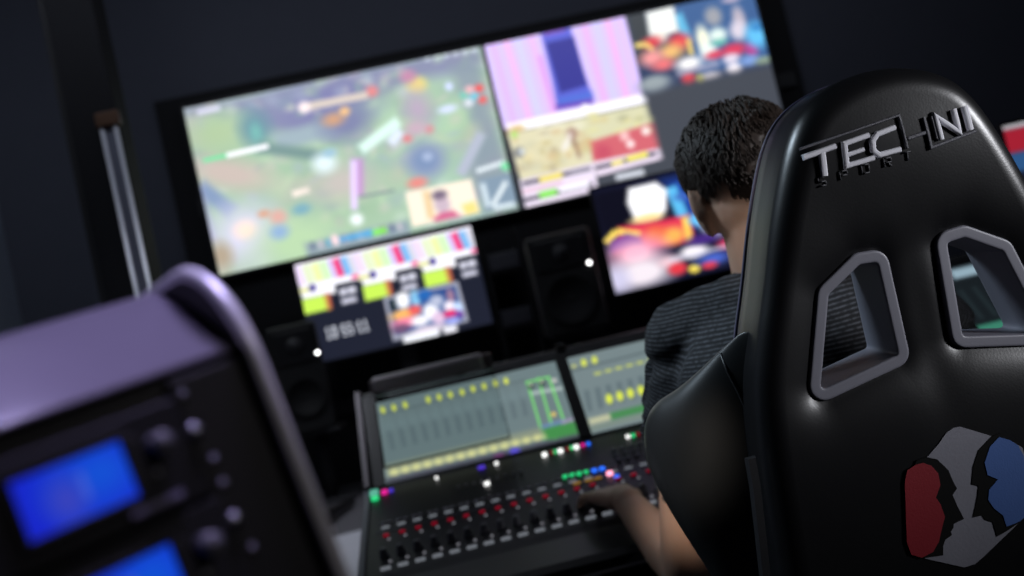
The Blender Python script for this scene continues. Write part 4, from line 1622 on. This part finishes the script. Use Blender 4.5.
# keep the shirt above the chest and clear of the neck opening
ms_.vertices.foreach_set('co', co2.astype(np.float32).ravel())
at = ms_.attributes.new('stripe', 'FLOAT', 'POINT')
at.data.foreach_set('value', stripe.astype(np.float32))
ms_.transform(pinv)
sm_ = bpy.data.materials.new('striped_cotton')
sm_.use_nodes = True
nt = sm_.node_tree
b = nt.nodes['Principled BSDF']
b.inputs['Roughness'].default_value = .85
a = nt.nodes.new('ShaderNodeAttribute')
a.attribute_name = 'stripe'
mu = nt.nodes.new('ShaderNodeMath')
mu.operation = 'MULTIPLY'
mu.inputs[1].default_value = 2 * PI / .0060
si = nt.nodes.new('ShaderNodeMath')
si.operation = 'SINE'
rp = nt.nodes.new('ShaderNodeValToRGB')
rp.color_ramp.elements[0].position = .45
rp.color_ramp.elements[0].color = (*c8(25, 26, 30), 1)
rp.color_ramp.elements[1].position = .9
rp.color_ramp.elements[1].color = (*c8(88, 90, 97), 1)
mr = nt.nodes.new('ShaderNodeMapRange')
mr.inputs[1].default_value = -1
mr.inputs[2].default_value = 1
nz = nt.nodes.new('ShaderNodeTexNoise')
nz.inputs['Scale'].default_value = 90
ad = nt.nodes.new('ShaderNodeMath')
ad.operation = 'MULTIPLY'
nt.links.new(a.outputs['Fac'], mu.inputs[0])
nt.links.new(mu.outputs[0], si.inputs[0])
nt.links.new(si.outputs[0], mr.inputs[0])
mr2 = nt.nodes.new('ShaderNodeMapRange')
mr2.inputs[1].default_value = .3
mr2.inputs[2].default_value = .6
mr2.inputs[3].default_value = .55
nt.links.new(nz.outputs['Fac'], mr2.inputs[0])
nt.links.new(mr.outputs[0], ad.inputs[0])
nt.links.new(mr2.outputs[0], ad.inputs[1])
nt.links.new(ad.outputs[0], rp.inputs[0])
nt.links.new(rp.outputs[0], b.inputs['Base Color'])
link('shirt', ms_, sm_, person)
# trousers and shoes
Tb = Blob()
Tb.ball((.46, 1.13, .60), (.172, .13, .100))
for s in (-1, 1):
    hp, kn, an = Vector((.46 + s * .09, 1.13, .595)), Vector((.46 + s * .14, 1.56, .575)), Vector((.46 + s * .15, 1.52, .14))
    Tb.limb([hp, hp.lerp(kn, .4), kn], [.093, .088, .068])
    Tb.limb([kn, kn.lerp(an, .3), an], [.066, .066, .055])
mt_ = Tb.fuse('trousers', .007, 6)
mt_.transform(pinv)
link('trousers', mt_, mat('dark_denim', (.012, .014, .022), .85, bump=.4, bscale=400), person)
for s in (-1, 1):
    Fb = Blob()
    an = Vector((.46 + s * .15, 1.52, .10))
    Fb.limb([an + Vector((0, -.03, -.045)), an + Vector((s * .01, .06, -.05)), an + Vector((s * .02, .16, -.066))], [.050, .048, .034])
    f_ = Fb.fuse('shoe', .006, 5)
    for v in f_.vertices:
        v.co.z = max(v.co.z, .002)
    f_.transform(pinv)
    link('shoe', f_, M_black, person)

# ------------------------------------------------------------------ equipment case in the foreground
er = Vector((.7944, .5922, .1351))
bk = Vector((-.5886, .8054, -.0692))
eu = Vector((-.1498, -.0245, .9884))
er.normalize()
bk = (bk - er * bk.dot(er)).normalized()
eu = er.cross(bk)
rm = Matrix((er, bk, eu)).transposed().to_4x4()
rm.translation = Vector((-.1671, .33, 1.1367))
case = thing('equipment_case', 'black equipment case with blue readouts and a chrome edged side, close by at the left', 'equipment case', rm)
M_case = mat('case_black', (.004, .004, .005), .6, bump=.05, bscale=500)
M_hood = mat('satin_grey_hood', c8(118, 114, 126), .28, bump=.03, bscale=300)
XL, XR = -.105, .0975
ZB = -.17
boxo('case_body', XL, XR, .004, .13, ZB, .0165, M_case, case, .002)
# rounded hood
hp_ = [(.0, .0187), (.003, .0215), (.012, .0285), (.024, .0375), (.036, .046), (.048, .0535), (.060, .0590), (.075, .0625), (.13, .064), (.13, .0187)]
bm = bmesh.new()
prism(bm, hp_, lambda a, b, d: (d, a, b), XL, XR - .0005)
hd = obj('hood', bm, M_hood, case, False)
for p in hd.data.polygons:
    p.use_smooth = abs(p.normal.x) < .5 and p.normal.z > .1
# side cheeks with chrome edging
chk = [(-.004, ZB)]
for k in range(0, 13):
    a = k / 12 * PI / 2
    chk.append((-.004 + .046 * (1 - math.cos(a)), .010 + .050 * math.sin(a)))
chk += [(.135, .062), (.135, ZB)]
for x in (XR, XL - .006):
    bm = bmesh.new()
    prism(bm, chk, lambda a, b, d: (d, a, b), x, x + .006)
    ck = obj('side_cheek', bm, M_case, case)
    bm = bmesh.new()
    tube(bm, [(x + .003, a - .0015, b + .0005) for a, b in chk[:-1]], .0036, 12)
    obj('chrome_edge', bm, M_chrome, ck, True)
# modules with readouts
M_mod = mat('module_face', c8(20, 20, 27), .7, bump=.04)
lcd_pics = []
for k, (x, z) in enumerate(((0, 0), (.0035, -.0432))):
    md = boxo('module', x - .045, x + .0645, -.002, .006, z - .0325, z + .0085, M_mod, case, .0012)
    P = Picture([(0, 0), (100, 0), (100, 56), (0, 56)], 60, 34, (22, 40, 214))
    P.ell((75, 22), 40, 30, (16, 84, 226), .8, 0)
    P.ell((40, 34), 16, 20, (58, 70, 200), .7, 0)
    P.seg((58, 14), (58, 40), 5, (70, 100, 226), 4)
    P.build('readout', (x, -.0027, z), (x + .0388, -.0027, z), (x, -.0027, z - .0218), bpy.data.materials.get('lcd_picture') or screen_mat('lcd_picture', .85), md)
    bm = bmesh.new()
    for a in ((x - .003, x + .0418, z, z + .003), (x - .003, x + .0418, z - .0248, z - .0218), (x - .003, x, z - .0218, z), (x + .0388, x + .0448, z - .0218, z)):
        box(bm, a[0], a[1], -.0045, -.002, a[2], a[3], .0006)
    obj('readout_bezel', bm, M_case, md)
    bm = bmesh.new()
    lathe(bm, [(.0045, -.002), (.0045, -.010), (.0038, -.0115), (.0003, -.012)], 'y', 18, (x + .0515, 0, z - .0065))
    obj('dial', bm, mat('dial_grey', c8(96, 96, 102), .4), md, True)
    bm = bmesh.new()
    box(bm, x + .033, x + .054, -.0045, -.002, z - .0355 + .006, z - .0325 + .006, .0008)
    obj('label_plate', bm, mat('label_grey', c8(120, 116, 140), .4), md)
    bm = bmesh.new()
    lathe(bm, [(.0014, -.002), (.0012, -.0042), (.0002, -.0045)], 'y', 12, (x + .0475, 0, z - .0165))
    obj('small_button', bm, M_cap, md, True)
sc_me = mesh_of('screw', lambda b: lathe(b, [(.0034, 0), (.0034, -.002), (.0026, -.0032), (.0003, -.0034)], 'y', 16), True)
sc_me.materials.append(M_metal)
bm = bmesh.new()
box(bm, .0645, .0945, -.001, .006, ZB + .004, .0150, .001)
obj('rail_strip', bm, M_case, case)
for x, z, k in ((.0683, .0082, .42), (.067, -.0073, 1), (.0702, -.0202, .5), (.0704, -.0307, .5), (.0687, -.0459, 1), (.0717, -.0594, .5), (.0715, -.0845, 1)):
    o = bpy.data.objects.new('screw', sc_me)
    COL.objects.link(o)
    o.parent = case
    o.location = (x, -.001, z)
    o.scale = (k, k, k)
# post and foot that carry the case
bm = bmesh.new()
pw = rm.inverted()
top = Vector((0, .065, ZB + .004))
wtop = rm @ top
wbot = Vector((wtop.x, wtop.y, .02))
tube(bm, [top, pw @ Vector((wtop.x, wtop.y, wtop.z - .06)), pw @ wbot], .02, 16)
obj('stand_post', bm, M_case, case, True)
bm = bmesh.new()
lathe(bm, [(.17, 0.0), (.17, .010), (.15, .018), (.03, .026)], 'z', 32, (wtop.x, wtop.y, 0))
bm.transform(pw)
obj('stand_foot', bm, M_case, case, True)


# ------------------------------------------------------------------ lights
def area(name, loc, target, size, power, col, spread=180, sy=None):
    l = bpy.data.lights.new(name, 'AREA')
    l.energy = power
    l.color = col
    l.size = size
    if sy:
        l.shape = 'RECTANGLE'
        l.size_y = sy
    l.spread = math.radians(spread)
    o = bpy.data.objects.new(name, l)
    COL.objects.link(o)
    o.location = loc
    o.rotation_euler = (Vector(target) - Vector(loc)).to_track_quat('-Z', 'Y').to_euler()
    return o


def spot(name, loc, target, deg, power, col, blend=.6, soft=.08):
    l = bpy.data.lights.new(name, 'SPOT')
    l.energy = power
    l.color = col
    l.spot_size = math.radians(deg)
    l.spot_blend = blend
    l.shadow_soft_size = soft
    o = bpy.data.objects.new(name, l)
    COL.objects.link(o)
    o.location = loc
    o.rotation_euler = (Vector(target) - Vector(loc)).to_track_quat('-Z', 'Y').to_euler()
    return o


spot('wall_spot_right', (2.25, -.25, 1.42), (.52, .89, 1.21), 25, 170, (.94, .95, 1.0), .9, .22)
spot('ceiling_spot_chair', (-1.1, 1.55, 2.7), (.25, 1.05, 1.14), 22, 180, (.70, .86, 1.0), .8, .3)
spot('added_spot_violet', (.10, .62, 2.7), (-.14, .40, 1.15), 24, 190, (.60, .52, 1.0), .7, .3)  # added violet light that puts the highlight on the hood
spot('added_spot_desk', (-.8, 2.2, 2.7), (-.66, 2.5, 1.1), 48, 40, (.85, .90, 1.0), .8, .15)  # added to brighten the pale desk and the column, no fixture known
spot('added_spot_console', (.0, 2.4, 2.7), (-.1, 1.98, .8), 30, 2.5, (.80, .86, 1.0), .9, .2)  # extra light added over the console surface
spot('added_spot_arm', (-.32, -1.0, 1.7), (.286, 1.37, .850), 4.3, 170, (1.0, .89, .78), .5, .03)  # narrow beam added just for the bright patch on the upper arm
spot('added_spot_neck', (-.30, -1.0, 1.75), (.43, 1.26, 1.185), 2.6, 70, (1.0, .92, .84), .8, .03)  # small invented light that lifts the neck
spot('added_spot_case', (1.2, -.5, 2.0), (-.06, .41, 1.1), 13, 12, (1.0, .93, .97), .7, .1)  # put in to bring out the case's chrome edge
area('added_wall_fill', (.3, 2.3, 2.76), (.3, 3.66, 1.9), 3.6, 5, (.80, .86, 1.0), 180, .15)  # stands in for room ambient, added to lift the back wall
area('added_wall_fill_left', (-.9, 2.0, 2.76), (-1.67, 2.8, 1.4), .8, 2.5, (.80, .88, 1.0), 180, .15)  # second added fill, aimed at the left wall

w = bpy.data.worlds.new('world')
S.world = w
w.use_nodes = True
w.node_tree.nodes['Background'].inputs[0].default_value = (.5, .55, .7, 1)
w.node_tree.nodes['Background'].inputs[1].default_value = .01

S.view_settings.view_transform = 'Standard'
S.view_settings.look = 'None'
S.view_settings.gamma = 1
S.view_settings.use_curve_mapping = False
S.view_settings.exposure = 0
S.cycles.use_denoising = True
S.cycles.max_bounces = 6
S.cycles.sample_clamp_indirect = 4
